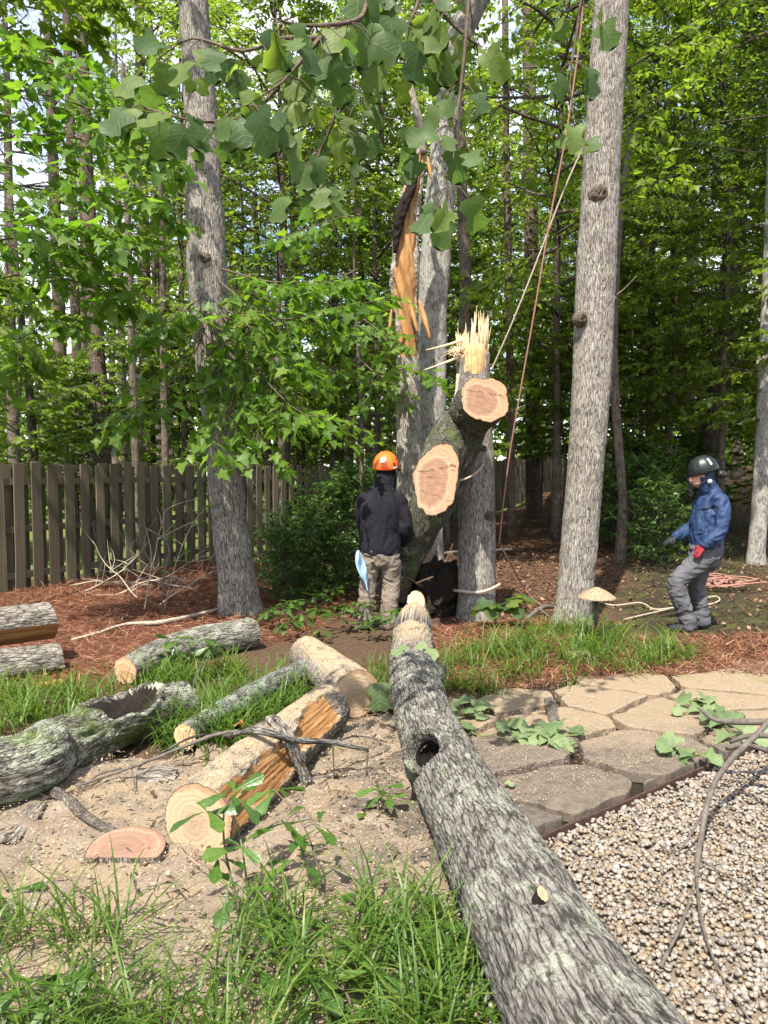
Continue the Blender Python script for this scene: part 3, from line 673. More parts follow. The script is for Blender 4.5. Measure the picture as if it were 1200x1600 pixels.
PROTO = {}
def proto(key, seed, H, z0, rad, nb, ntw, nlf, size, lmat, protos, bark, r0, **k):
    g, lv = crown(seed, H, z0, rad, nb, ntw, nlf, size, **k); r = random.Random(seed)
    pts = [(r.uniform(-.1, .1) * z / H * 2, r.uniform(-.1, .1) * z / H * 2, z, r0 * (1 - .75 * z / H) * (1.35 if z == 0 else 1)) for z in np.linspace(0, H, 7)]
    limbs = g.mesh('limbs', bark); pts[0] = (0, 0, -.1, r0 * 1.35); tube(g, pts, 10, step=.5)
    PROTO[key] = (g.mesh('trunk', bark), lv.merged('crown', protos, lmat), limbs)
proto('tall_a', 1, 17, 4.0, 3.6, 50, 14, 13, .15, M_leaf_bg, L_kite, BK_brown, .17)
proto('tall_b', 2, 15, 2.6, 3.2, 50, 14, 13, .145, M_leaf_bg2, L_kite, BK_brown, .11)
proto('tall_c', 3, 20, 6.0, 3.8, 46, 14, 12, .15, M_leaf_bg, L_kite, BK_brown, .2)
proto('under_a', 4, 6.0, .8, 2.1, 46, 11, 12, .125, M_leaf_bg2, L_mapl2, BK_grey, .05, droop=.35, elev=.25)
proto('under_b', 5, 4.4, .6, 1.7, 40, 10, 11, .11, M_leaf_bg, L_mapl2, BK_brown, .04, droop=.35, elev=.25)
proto('mid_d', 10, 13, 2.6, 3.1, 60, 14, 14, .135, M_leaf_bg2, L_kite, BK_brown, .09, droop=.35)
proto('mid_e', 12, 12, 3.2, 2.8, 54, 14, 13, .13, M_leaf_bg, L_kite, BK_brown, .10, droop=.35)
proto('under_c', 9, 6.5, 2.0, 2.1, 44, 11, 12, .125, M_leaf_bg2, L_mapl2, BK_brown, .045, droop=.35, elev=.25)
proto('shrub', 6, 1.7, .12, 1.1, 36, 9, 8, .10, M_leaf_shr, L_ovate, BK_brown, .025, droop=.1, up=.5, elev=1.1)
def pine_proto():
    global rng
    keep = rng; rng = np.random.default_rng(7); g, lv = Geo(), Leaves(); H = 21
    for k in range(34):
        z = 7.5 + 13 * (k + rng.random()) / 34; a = k * 2.4; L = 2.6 * (1.05 - (z - 7.5) / 15) * rng.uniform(.6, 1.1)
        d = norm(np.array([math.cos(a), math.sin(a), rng.uniform(-.1, .35)])); p0 = np.array([0, 0, z]); tube(g, [(*p0, .04), (*(p0 + d * L * .6), .022), (*(p0 + d * L + [0, 0, .15]), .008)], 4)
        for m in range(9):
            b = p0 + d * L * rng.uniform(.35, 1.0) + rng.normal(0, .22, 3)
            for q in range(16):
                yd = norm(rng.normal(0, 1, 3) + d * .7 + [0, 0, .3]); lv.add(b, yd, rng.normal(0, 1, 3), rng.uniform(.2, .32))
    tube(g, [(0, 0, -.1, .22), (.05, 0, 6, .17), (-.05, .1, 14, .11), (0, 0, 21, .02)], 10, step=.6); rng = keep
    PROTO['pine'] = (g.mesh('trunk', BK_dark), lv.merged('crown', [leafproto([(0, 0), (.022, .5), (0, 1)], 0, .1)], M_leaf_pine))
pine_proto()
def grow(key, x, y, rz, s, label, group, name='forest_tree', cat='tree'):
    o = thing(name, label, cat, (x, y, float(terrain(x, y)) - .03), group); o.rotation_euler = (0, 0, rz); o.scale = (s, s, s)
    t, c = PROTO[key][:2]; a, b = ('trunk', 'crown') if cat == 'tree' else ('stem', 'foliage')
    obj(a, t, o, True); obj(b, c, o, True); return o
r3 = random.Random(17)
LMK = [(0, 'the leaning trunk at the fence end'), (150, 'the thick dark pine trunk'), (212, 'the reddish pole trunks'), (340, 'the sturdy fence-side trunk'), (470, 'the shrubs by the fence'), (570, 'the thin dark trunk left of the snag'), (640, 'the torn orange snag'), (740, 'the snapped tree'), (797, 'the slim dark pole trunk'), (833, 'the dark trunk between the ropes'),
       (905, 'the straight grey trunk'), (965, 'the thin crooked stem'), (1076, 'the slim sun-dappled trunk'), (1125, 'the thick leaning trunk'), (1190, 'the mossy grey trunk'), (1300, 'the edge of the mossy path')]
def wlab(base, xp, d):
    k = min(LMK, key=lambda q: abs(q[0] - xp))[1]; return base + (' close behind ' if d < 18 else ' some way behind ' if d < 28 else ' deep in the woods behind ') + k
TALL = {'tall_a': 'tall brown-trunked tree', 'tall_b': 'slender pale green tree', 'tall_c': 'very tall high-crowned tree'}
# (kind, pixel column, distance)
woods = [('tall_a', 250, 22), ('tall_a', 370, 30), ('tall_b', 450, 19), ('tall_c', 545, 27), ('tall_a', 640, 21), ('tall_b', 610, 34), ('tall_a', 760, 30), ('tall_b', 860, 37),
         ('tall_a', 905, 25), ('tall_b', 500, 40), ('tall_a', 420, 44), ('tall_c', 180, 36), ('tall_a', 60, 42), ('tall_b', 300, 48)]
for key, xp, d in woods:
    p = at(xp, 735, d); grow(key, p.x, p.y, r3.uniform(0, 6.28), r3.uniform(.88, 1.12), wlab(TALL[key], xp, d), 'broadleaf trees beyond the fence')
MID = {'mid_d': 'bright leafy mid-height tree', 'mid_e': 'dark leafy mid-height tree'}
for key, xp, d in [('mid_d', 590, 17), ('mid_e', 690, 19), ('mid_d', 870, 17), ('mid_d', 960, 20), ('mid_d', 1045, 17), ('mid_d', 1125, 16), ('mid_d', 1190, 22), ('mid_e', 1270, 16), ('mid_d', 440, 16), ('mid_e', 380, 22), ('mid_d', 290, 19), ('mid_e', 520, 21), ('mid_d', 1000, 28), ('mid_d', 900, 33)]:
    p = at(xp, 735, d); grow(key, p.x, p.y, r3.uniform(0, 6.28), r3.uniform(.88, 1.12), wlab(MID[key], xp, d), 'mid-height trees in the woods')
RIGHT = {'tall_a': 'tall dark green tree', 'tall_b': 'bright green slender tree', 'tall_c': 'high-crowned tree'}
for key, xp, d in [('tall_b', 1015, 18), ('tall_b', 1090, 25), ('tall_a', 1215, 18), ('tall_b', 1010, 34), ('tall_c', 1150, 33), ('tall_a', 1240, 27), ('tall_b', 1120, 44), ('tall_c', 960, 44), ('tall_a', 1320, 20)]:
    p = at(xp, 735, d); grow(key, p.x, p.y, r3.uniform(0, 6.28), r3.uniform(.88, 1.12), wlab(RIGHT[key], xp, d), 'trees behind the mossy path')
for xp, d in [(95, 24), (135, 30), (25, 27), (195, 33), (265, 40), (-60, 20)]:
    p = at(xp, 735, d); grow('pine', p.x, p.y, r3.uniform(0, 6.28), r3.uniform(.9, 1.15), wlab('tall tufted dark pine', xp, d), 'pines beyond the fence', 'pine_tree')
for key, xp, d in [('under_a', 30, 15), ('under_b', 120, 17), ('under_a', 200, 18), ('under_b', 280, 20), ('under_a', 400, 19), ('under_b', 470, 22), ('under_a', 560, 23), ('under_b', 620, 26), ('under_a', -60, 13)]:
    p = at(xp, 735, d); grow(key, p.x, p.y, r3.uniform(0, 6.28), r3.uniform(.85, 1.15), wlab('leafy understory sapling' if key == 'under_a' else 'small dark sapling', xp, d), 'saplings beyond the fence', 'sapling_tree')
for key, xp, d in [('under_c', 845, 21), ('under_c', 880, 18), ('under_c', 985, 17), ('under_b', 1030, 22), ('under_c', 1110, 21), ('under_b', 1195, 19), ('under_c', 1270, 13), ('under_b', 930, 30), ('under_c', 700, 15)]:
    p = at(xp, 735, d); grow(key, p.x, p.y, r3.uniform(0, 6.28), r3.uniform(.85, 1.15), wlab('sapling with leaves held high' if key == 'under_c' else 'bushy low sapling', xp, d), 'saplings in the mulch', 'sapling_tree')
for xp, d, s, lb in [(1000, 14.5, 1.0, 'dark glossy shrub beside the small far path light'), (1040, 15.5, 1.1, 'large glossy shrub in front of the blue-jacketed man'), (965, 15.5, .95, 'glossy shrub behind the thin crooked stem'), (1030, 13, .8, 'low glossy shrub at the edge of the mossy path'), (1085, 19, 1.2, 'large shrub behind the dark helmet at the foot of the leaning trunk'), (930, 19, 1.0, 'shrub between the straight grey trunk and the crooked stem'), (1010, 18, 1.2, 'tall shrub at the back of the bed before the far fence')]:
    p = at(xp, 735, d); grow('shrub', p.x, p.y, r3.uniform(0, 6.28), s, lb, 'shrubs beside the mossy path', 'evergreen_shrub', 'shrub')
for xp, d, s, lb in [(440, 10.4, .5, 'low shrub close to the sturdy fence-side trunk'), (478, 10.0, .6, 'rounded dark shrub in the middle of the fence-side clump'), (522, 10.2, .78, 'tall dark shrub beside the left shoulder of the man in black'), (465, 11.6, .62, 'shrub growing against the board fence, behind the clump'), (548, 11.0, .9, 'largest dark shrub behind the man in black'), (505, 9.3, .55, 'small shrub before the clump, beside the leafy shoots'), (446, 9.2, .5, 'smallest shrub at the foot of the fence-side trunk'), (592, 12.0, .95, 'shrub behind the orange helmet, next to the torn snag')]:
    p = at(xp, 735, d); grow('shrub', p.x, p.y, r3.uniform(0, 6.28), s, lb, 'shrubs by the fence', 'leafy_shrub', 'shrub')

# a wood in the distance that reads as one mass
r = np.random.default_rng(12); n = 42000
az = r.uniform(-.66, .66, n); dd = r.uniform(52, 78, n); hh = r.beta(1.1, 1.5, n) * (15 + 6 * np.sin(az * 9) + 4 * np.sin(az * 23 + 1)) * np.where(az < -.28, .62, 1.75)
P = np.column_stack([dd * np.sin(az), dd * np.cos(az), hh + 1]); P += r.normal(0, .6, P.shape)
lv = Leaves()
for p in P: lv.add(p, r.normal(0, 1, 3) + [0, -.3, -.3], r.normal(0, .6, 3) + [0, -.5, .8], r.uniform(.5, 1.1))
tag(obj('distant_woods', lv.merged('distant_woods', L_kite, M_leaf_bg2)), 'sunlit mass of distant woods beyond the fence and trunks', 'woods', kind='stuff')

# ================================================================== THE TRUNKS ONE CAN TELL APART
def barkdisp(amp=.012, sc=1.0, lump=.03, seed=0.0):
    def f(th, s, B, R):
        q = B * np.array([1, 1, .22]) * 30 * sc + seed; w = fbm(B * 4 + seed, 2)
        rid = 1 - np.abs(fbm(q + w[:, None] * .8, 3)) * 2
        return R * lump * fbm(B * np.array([2.2, 2.2, 1.0]) * 2.2 + seed, 3) * 2 + amp * np.clip(rid, -1, 1)
    return f
def px_pts(path, d, dz=None):
    out = []
    for k, (x, y, w) in enumerate(path):
        dd = d if np.isscalar(d) else d[k]; p = at(x, y, dd); out.append((*p, w / 2 / F * dd))
    return out
def px_tree(name, label, path, d, bark, seg=24, step=.12, disp=None, group=None, crownkey=None, cz=0.0, cs=1.0, crot=0.0, root=True):
    pts = px_pts(path, d)
    if root:
        x0, y0 = pts[0][0], pts[0][1]; z0 = float(terrain(x0, y0)); pts[0] = (x0, y0, z0 - .08, pts[0][3])
    o = thing(name, label, 'tree', (pts[0][0], pts[0][1], max(0, float(terrain(pts[0][0], pts[0][1])))), group)
    tube_obj('trunk', pts, bark, o, seg, step, disp=disp)
    if crownkey:
        top = pts[-1]; c = obj('crown', PROTO[crownkey][1], o, True); l = obj('limbs', PROTO[crownkey][2], o, True)
        for q in (c, l): q.matrix_basis = Matrix.Translation(Vector((top[0], top[1], cz)) - o.location) @ Matrix.Rotation(crot, 4, 'Z') @ Matrix.Scale(cs, 4)
    return o, pts
tL, ptsL = px_tree('tulip_tree', 'sturdy grey-brown trunk in front of the board fence, leafy low bough across it', [(376, 966, 84), (374, 940, 66), (370, 900, 58), (362, 840, 55), (352, 750, 52), (346, 680, 50), (333, 560, 52), (325, 450, 57), (322, 380, 57), (317, 250, 50), (309, 100, 45), (300, -40, 42), (290, -300, 36), (285, -700, 24)], 8.5, BK_grey, 72, .03, barkdisp(.008, 1.7, .03, 1), crownkey='under_c', cz=7.5, cs=1.4, crot=1)
tR, ptsR = px_tree('tulip_tree', 'tall straight grey trunk beside the mushroom path light', [(893, 990, 76), (895, 960, 60), (899, 920, 56), (905, 850, 55), (914, 740, 54), (924, 600, 57), (930, 450, 58), (938, 300, 56), (946, 150, 52), (955, 0, 50), (970, -300, 44), (985, -700, 30)], 7.9, BK_grey, 72, .03, barkdisp(.0065, 1.8, .02, 2), crownkey='under_c', cz=8.5, cs=1.3, crot=3)
tC, ptsC = px_tree('snapped_tree', 'upright grey trunk snapped at the top, rope tied round its foot', [(745, 985, 72), (745, 950, 62), (745, 920, 58), (745, 850, 57), (744, 760, 56), (742, 680, 54), (740, 620, 52), (739, 580, 50), (739, 552, 49)], 8.2, BK_grey, 72, .03, barkdisp(.0065, 1.8, .025, 3))
tK, ptsK = px_tree('lichen_tree', 'pale lichen-blotched trunk behind the torn orange snag', [(668, 900, 48), (670, 760, 45), (672, 640, 47), (676, 500, 43), (680, 400, 45), (690, 280, 43), (702, 150, 39), (714, 70, 37), (742, 5, 35), (800, -120, 30), (880, -420, 20)], 10.2, BK_lich, 48, .05, barkdisp(.008, 1.0, .04, 4), crownkey='tall_b', cz=2.0, cs=1.0, crot=2)
px_tree('thin_tree', 'thin crooked bare stem with a broken stub, beside the mulch', [(968, 872, 19), (973, 800, 15), (972, 760, 13), (963, 650, 13), (959, 540, 12), (962, 440, 11), (970, 330, 9), (985, 200, 7)], 13.2, BK_brown, 14, .1, barkdisp(.004, 1, .06, 5))
px_tree('forest_tree', 'straight slim sun-dappled trunk behind the far fence end', [(1072, 760, 20), (1076, 620, 18), (1081, 500, 18), (1082, 380, 17), (1074, 230, 15), (1068, 0, 13), (1060, -200, 9)], 24, BK_grey, 20, .2, barkdisp(.008, 1, .05, 6))
px_tree('forest_tree', 'thick leaning brown trunk beside the shaded path, over the man in blue', [(1104, 770, 46), (1110, 720, 38), (1122, 620, 35), (1136, 500, 33), (1145, 400, 29), (1152, 300, 27), (1163, 150, 24), (1180, -100, 18)], 19, BK_brown, 28, .15, barkdisp(.01, 1, .04, 7), crownkey='tall_a', cz=4, cs=.9)
px_tree('forest_tree', 'mossy grey trunk right of the mossy path, behind the man in blue', [(1180, 876, 30), (1184, 830, 24), (1190, 740, 24), (1197, 620, 25), (1204, 450, 24), (1209, 300, 22), (1213, 100, 19), (1220, -100, 15)], 13.0, BK_lich, 28, .12, barkdisp(.008, 1, .04, 8), crownkey='tall_c', cz=2, cs=.85, crot=4)
px_tree('forest_tree', 'slender dim trunk right behind the splintered top', [(728, 740, 22), (727, 600, 19), (727, 440, 18), (722, 300, 16), (715, 100, 14)], 14, BK_brown, 18, .2, barkdisp(.006, 1, .05, 9))
px_tree('forest_tree', 'dark straight trunk seen between the two hoisting ropes', [(834, 760, 24), (832, 600, 22), (830, 400, 21), (828, 230, 20), (826, 0, 18), (824, -200, 14)], 22, BK_dark, 18, .25, barkdisp(.01, .8, .05, 10))
px_tree('forest_tree', 'slim dark pole trunk left of the hoisting ropes', [(800, 760, 13), (797, 600, 12), (794, 400, 11), (791, 220, 10), (789, 0, 9)], 17, BK_dark, 14, .25, barkdisp(.005, .8, .05, 11))
for path, d, lab in [([(162, 780, 30), (157, 640, 25), (148, 500, 22), (140, 350, 20), (133, 200, 18), (127, 0, 16), (122, -200, 12)], 17, 'thick dark pine trunk rising behind the left of the fence'),
                     ([(124, 760, 15), (118, 500, 14), (110, 200, 13), (103, 0, 12), (98, -200, 10)], 23, 'straight twin pine trunk against the sky, the paler one'),
                     ([(150, 760, 14), (143, 500, 13), (134, 200, 12), (126, 0, 12), (121, -200, 10)], 25, 'straight twin pine trunk against the sky, the darker one'),
                     ([(216, 760, 13), (208, 600, 11), (202, 420, 10), (196, 250, 8), (192, 100, 6)], 15.5, 'thin reddish pole trunk left of the sturdy fence-side tree'),
                     ([(233, 760, 26), (229, 600, 22), (224, 400, 19), (220, 200, 16), (218, 0, 13)], 20, 'dark mid-sized trunk behind the reddish pole trunks'),
                     ([(260, 790, 11), (256, 600, 10), (254, 400, 8), (250, 250, 6)], 15, 'thin reddish pole trunk close behind the fence boards'),
                     ([(60, 760, 15), (45, 600, 12), (30, 470, 10), (15, 300, 8)], 15.5, 'thin leaning dark trunk at the fence end among pine boughs'),
                     ([(424, 760, 13), (414, 620, 11), (406, 480, 9), (398, 300, 7)], 19, 'thin leaning trunk beside the low leafy bough'),
                     ([(474, 760, 16), (466, 600, 13), (460, 400, 12), (455, 200, 10)], 22, 'slender trunk above the shrubs by the fence'),
                     ([(534, 760, 18), (526, 600, 15), (520, 400, 13), (515, 200, 11)], 24, 'dim brown trunk beyond the fence above the shrubs'),
                     ([(580, 760, 12), (572, 600, 10), (563, 400, 9), (556, 200, 8)], 20, 'thin dark trunk just left of the torn orange snag'),
                     ([(440, 100, 14), (443, 0, 13), (446, -200, 10)], 26, None)]:
    if lab: px_tree('forest_tree', lab, path, d, BK_dark if d in (17, 23, 25) else BK_brown, 16, .25, barkdisp(.006, .8, .05, d))

# knobs and a stub on the trunks
def knob(parent, x, y, d, r, label=None, mat=None):
    p = np.array(at(x, y, d)); g = Geo(); dirn = norm(np.array([p[0] * 0.0, -1, .15]))
    V, F4, F3, B, *_ = tube_arrays([(*(p + dirn * -.06), r * 1.7), (*p, r * 1.35), (*(p + dirn * .025), r * 1.0), (*(p + dirn * .03), r * .62), (*(p + dirn * .005), r * .3)], 16, n=8); V = V + (fbm(V * 25, 2) * r * .3)[:, None] * dirn
    g.add(V, F4, F3, B); obj('branch_scar', g.mesh('branch_scar', mat or BK_brown), parent)
knob(tR, 938, 300, 7.72, .065); knob(tR, 908, 496, 7.72, .05); knob(tC, 764, 805, 8.02, .04); knob(tL, 320, 402, 8.28, .045); knob(tC, 755, 700, 8.02, .03)
p = np.array(at(952, 468, 7.88)); tube_obj('branch_stub', [(*(p - [.05, 0, 0]), .06), (*(p + [.03, -.02, .01]), .05), (*(p + [.06, -.03, .02]), .035)], BK_brown, tR, 12, .02, disp=barkdisp(.006, 1, .2, 3))
for x, y, dx, dz, L in [(948, 470, .6, .5, .5), (360, 420, .5, .45, .6), (930, 330, .9, .3, .35)]:
    p = np.array(at(x, y, 8.0 if x > 500 else 8.5)); q = p + np.array([dx, -.1, dz]) * L; tube_obj('branch', [(*p, .012), (*((p + q) / 2 + [0, 0, -.03]), .009), (*q, .004)], M_twig, tR if x > 500 else tL, 6, .05)

# ================================================================== LEAFY BOUGHS
def boughs(parent, specs, size, meshes, protos, mat, bark, limit=300, ntw=9, nlf=6, petiole=.05, r0=.013, flat=.3, hang=0.05, dens=1.0):
    g, lv = Geo(), Leaves()
    for sp in specs:
        pts = [at(*q) for q in sp]; L = sum((b - a).length for a, b in zip(pts[:-1], pts[1:]))
        bough(g, lv, None if pts else 0, (1, 0, 0), L, r0, max(4, int(ntw * L / 1.6 * dens)), nlf, size, pts=pts, petiole=petiole, flat=flat, hang=hang) if False else bough(g, lv, pts[0], (1, 0, 0), L, r0, max(4, int(ntw * L / 1.6 * dens)), nlf, size, pts=[tuple(p) for p in pts], petiole=petiole, flat=flat, hang=hang)
    b = obj('branches', g.mesh('branches', bark), parent)
    lv.objects('leaf', meshes, parent, limit, 'foliage', protos, mat)
low = [[(335, 470, 8.4), (300, 560, 7.9), (235, 620, 7.4), (175, 650, 7.1)], [(340, 490, 8.4), (370, 600, 7.8), (340, 660, 7.2), (320, 690, 7.0)], [(340, 480, 8.4), (420, 600, 7.8), (480, 650, 7.4), (530, 650, 7.3)],
       [(335, 470, 8.4), (430, 540, 8.0), (500, 590, 7.7)], [(330, 430, 8.4), (430, 500, 8.0), (530, 480, 7.8), (590, 470, 7.8)], [(330, 450, 8.4), (270, 500, 8.0), (215, 530, 7.7)], [(340, 500, 8.4), (400, 640, 7.6), (400, 690, 7.2)],
       [(345, 420, 8.4), (420, 440, 8.1), (480, 440, 8.0), (545, 440, 8.0)]]
boughs(tL, low, .150, LM_maple, L_maple, M_leaf_map, M_twig, 300, ntw=15, nlf=7)
sap = thing('tulip_sapling', 'bright green leafy young tree reaching in front of the fence-side trunk', 'tree', tuple(gp(-130, 985)))
p0 = gp(-130, 985); tube_obj('trunk', [(p0.x, p0.y, -.05, .06), (p0.x + .1, p0.y, 2, .05), (p0.x - .05, p0.y + .1, 4, .038), (p0.x + .05, p0.y, 6.5, .02)], BK_brown, sap, 12, .15)
up = [[(-130, 560, 7.0), (0, 540, 6.9), (90, 500, 6.8), (170, 470, 6.7)], [(-130, 480, 7.0), (20, 430, 6.9), (120, 440, 6.8), (200, 455, 6.7)], [(-130, 400, 7.0), (50, 370, 6.8), (150, 400, 6.7), (220, 380, 6.6)], [(-130, 330, 7.0), (40, 290, 6.8), (150, 300, 6.6), (240, 310, 6.5)],
      [(-130, 260, 7.0), (30, 210, 6.7), (140, 220, 6.6), (250, 225, 6.5)], [(-130, 180, 7.0), (30, 140, 6.7), (140, 170, 6.6), (230, 180, 6.5)], [(-130, 110, 7.0), (20, 90, 6.8), (120, 110, 6.6), (210, 130, 6.5)], [(-100, 20, 7.0), (10, 60, 6.9), (60, 90, 6.7)],
      [(-130, 350, 7.0), (0, 330, 6.6), (90, 350, 6.4), (180, 370, 6.3)], [(-130, 620, 7.0), (-20, 570, 7), (50, 560, 7)]]
boughs(sap, up, .145, LM_maple, L_maple, M_leaf_map, M_twig, 300, ntw=14, nlf=8)
crn = obj('crown', PROTO['under_c'][1], sap, True); crn.matrix_basis = Matrix.Translation((.5, .0, 3.6)) @ Matrix.Scale(1.05, 4)
mid = thing('young_maple', 'young leafy maple growing around the torn orange snag', 'tree', tuple(at(560, 735, 10.6)[:2]) + (0,))
q0 = at(560, 735, 10.6); tube_obj('trunk', [(q0.x, q0.y, -.05, .035), (q0.x + .05, q0.y, 2.2, .03), (q0.x - .05, q0.y - .1, 4.5, .018), (q0.x, q0.y - .2, 6.2, .008)], BK_brown, mid, 10, .15)
mids = [[(560, 560, 10.5), (600, 590, 9.2), (640, 570, 8.6), (655, 590, 8.4)], [(560, 500, 10.5), (570, 500, 9.4), (595, 520, 8.8), (615, 550, 8.6)], [(560, 420, 10.5), (520, 440, 9.6), (470, 460, 9.0)], [(560, 330, 10.4), (500, 350, 9.6), (440, 370, 9.2)], [(560, 560, 10.5), (520, 580, 9.8), (470, 560, 9.2)]]
boughs(mid, mids, .145, LM_maple, L_maple, M_leaf_map, M_twig, 230, ntw=12, nlf=6)

# overhanging tulip-tree branch: big leaves close by
hb = thing('overhanging_branch', 'branch of large smooth tulip-tree leaves hanging down from overhead', 'branch', tuple(at(640, -160, 3.0)))
g, lv = Geo(), Leaves()
main = {'a': [(660, -260, 3.2), (575, -10, 3.0), (500, 60, 2.9), (440, 130, 2.8), (385, 165, 2.75)], 'b': [(660, -260, 3.2), (660, -40, 3.05), (640, 40, 3.0)], 'c': [(760, -260, 3.2), (735, -30, 3.0), (725, 90, 2.95), (712, 200, 2.9), (705, 290, 2.85)],
        'd': [(950, -260, 3.6), (912, -20, 3.5), (900, 60, 3.5), (890, 130, 3.5), (900, 190, 3.5)], 'e': [(500, 60, 2.9), (400, 170, 2.9), (320, 190, 2.9), (230, 170, 2.95)], 'f': [(575, -10, 3.0), (545, 90, 3.3), (520, 190, 3.4), (480, 280, 3.5)], 'h': [(575, -10, 3.0), (560, 30, 2.85), (480, 40, 2.7), (430, 30, 2.7)],
        'j': [(660, -40, 3.05), (690, 20, 3.0), (745, 70, 3.0)], 'k': [(545, 90, 3.3), (590, 150, 3.4), (600, 230, 3.5)], 'm': [(500, 60, 2.9), (440, 60, 2.9), (380, 80, 2.9), (300, 60, 3.0), (250, 90, 3.1)]}
rl = np.random.default_rng(42)
def hang_leaves(path, spots, size):
    Q = spline([(*at(*q), .0) for q in path], n=30)[:, :3]
    for t, n_, rad, drop in spots:
        b = Q[int(t * (len(Q) - 1))]
        for k in range(n_):
            a = rl.uniform(0, 6.28); e = b + np.array([math.cos(a) * rad, math.sin(a) * rad * .7, -drop * rl.uniform(.3, 1.2)])
            tube(g, [(*b, .0022), (*((b + e) / 2 + [0, 0, .02]), .0018), (*e, .0016)], 4, cap=False)
            yd = norm(np.array([math.cos(a) * .55, math.sin(a) * .4 - .15, -1.0]) + rl.normal(0, .3, 3)); upv = np.array([rl.normal(0, .8), -1.0 + rl.normal(0, .5), .5])
            lv.add(e, yd, upv, size * rl.uniform(.5, 1.12))
for k, pth in main.items(): tube(g, [(*at(*q), .011 * (1 - .2 * m)) for m, q in enumerate(pth)], 6, n=14)
hang_leaves(main['a'], [(.35, 3, .1, .1), (.5, 4, .1, .12), (.62, 4, .10, .12), (.75, 4, .10, .12), (.87, 4, .11, .12), (1.0, 6, .12, .12)], .145)
hang_leaves(main['b'], [(.4, 4, .14, .1), (.55, 5, .14, .1), (.75, 6, .14, .12), (.9, 6, .12, .14), (1.0, 6, .12, .16)], .14)
hang_leaves(main['c'], [(.35, 3, .08, .1), (.6, 4, .1, .1), (.75, 5, .09, .1), (.88, 5, .1, .1), (1.0, 7, .11, .1)], .125)
hang_leaves(main['d'], [(.4, 4, .12, .1), (.6, 5, .1, .1), (.8, 4, .08, .1), (1.0, 4, .07, .1)], .12)
hang_leaves(main['e'], [(.3, 3, .09, .1), (.5, 4, .1, .06), (.7, 4, .1, .05), (.85, 3, .1, .04), (1.0, 5, .1, .05)], .13)
hang_leaves(main['f'], [(.3, 4, .1, .12), (.5, 4, .12, .14), (.7, 4, .12, .12), (.85, 4, .12, .12), (1.0, 5, .12, .12)], .125)
hang_leaves(main['h'], [(.5, 3, .08, .08), (.75, 4, .1, .1), (1.0, 5, .1, .1)], .13)
hang_leaves(main['j'], [(.5, 4, .1, .1), (1.0, 5, .1, .1)], .13)
hang_leaves(main['k'], [(.4, 3, .12, .1), (.7, 3, .12, .1), (1.0, 3, .12, .1)], .12)
hang_leaves(main['m'], [(.3, 4, .1, .1), (.5, 4, .1, .1), (.7, 4, .1, .1), (.85, 4, .1, .1), (1.0, 5, .1, .1)], .115)
hang_leaves(main['e'], [(.6, 4, .12, .1), (.95, 4, .12, .08)], .10); hang_leaves(main['f'], [(.4, 4, .14, .12), (.6, 4, .14, .12), (.95, 4, .14, .12)], .1); hang_leaves(main['c'], [(.5, 4, .14, .1), (.3, 4, .14, .1)], .1)
obj('branches', g.mesh('branches', M_twig), hb)
lv.objects('leaf', LM_tulip, hb, 300, 'foliage', L_tulip, M_leaf_tul)

# ================================================================== LOGS
BK_log = bark_mat('log_bark_lichen', (.052, .046, .04), (.185, .168, .146), .55, .16, 1.3, .13, lich_col=(.255, .262, .205), dust=.6, dust_from=5.3)
BK_moss = bark_mat('log_bark_mossy', (.035, .03, .025), (.13, .115, .095), .62, .8, 1.5, .3, lich_col=(.29, .32, .235))
BK_dust = bark_mat('log_bark_dusty', (.085, .07, .055), (.24, .207, .168), .40, .05, 1.8, .2, lich_col=(.27, .285, .23), dust=.6)
BK_furr = bark_mat('log_bark_furrowed', (.078, .062, .05), (.265, .235, .195), .3, .05, 1.2, .14, lich_col=(.31, .32, .26))
BK_fork = bark_mat('fork_bark', (.028, .026, .02), (.10, .096, .07), .35, .45, 1.6, .4, lich_col=(.24, .26, .18))
CUT_pink = cut_mat('cut_pink', (.20, .108, .070), (.36, .225, .13), (.30, .15, .08), 24, .74, .9)
CUT_pale = cut_mat('cut_pale', (.32, .228, .145), (.39, .28, .172), (.27, .16, .086), 48, .45, 0, .3)
CUT_red = cut_mat('cut_red', (.225, .13, .09), (.28, .168, .118), (.22, .12, .08), 26, .8)
M = Mat('torn_wood'); b = M.attr('bco')
n1 = M.noise(M.scale(b, (38, 38, 2.2)), 1.0, 7, .75, .6); n2 = M.noise(M.scale(b, (9, 9, 1.6)), 1.0, 5, .65, .8); n3 = M.noise(b, 5, 3)
c = M.ramp(n1, [(.25, (.12, .045, .016)), (.42, (.29, .135, .045)), (.58, (.37, .205, .08)), (.75, (.43, .29, .15))])
c = M.mix(M.ramp(n2, [(.48, 0.0), (.66, .6)]), c, (.26, .115, .04))
TORN = M.done(c, .75, M.bump(M.math('ADD', n1, M.math('MULTIPLY', n2, 1.5)), .02, .9), .2)
M = Mat('torn_yellow_wood'); b = M.attr('bco'); n1 = M.noise(M.scale(b, (50, 50, 3)), 1.0, 6, .7)
TORN_Y = M.done(M.ramp(n1, [(.3, (.24, .13, .045)), (.5, (.46, .30, .13)), (.7, (.58, .44, .25))]), .75, M.bump(n1, .015, .8), .2)
M_split = plain_mat('splintered_wood', (.54, .42, .25), .75, .2, .3, 30, .4)
M = Mat('rotten_wood'); b = M.attr('bco')
M_rot = M.done(M.mix(M.noise(b, 22, 5, .7), (.007, .006, .005), (.04, .030, .024)), .95, M.bump(M.noise(M.scale(b, (1, 1, .3)), 60, 5, .75), .02, 1.0), .1)

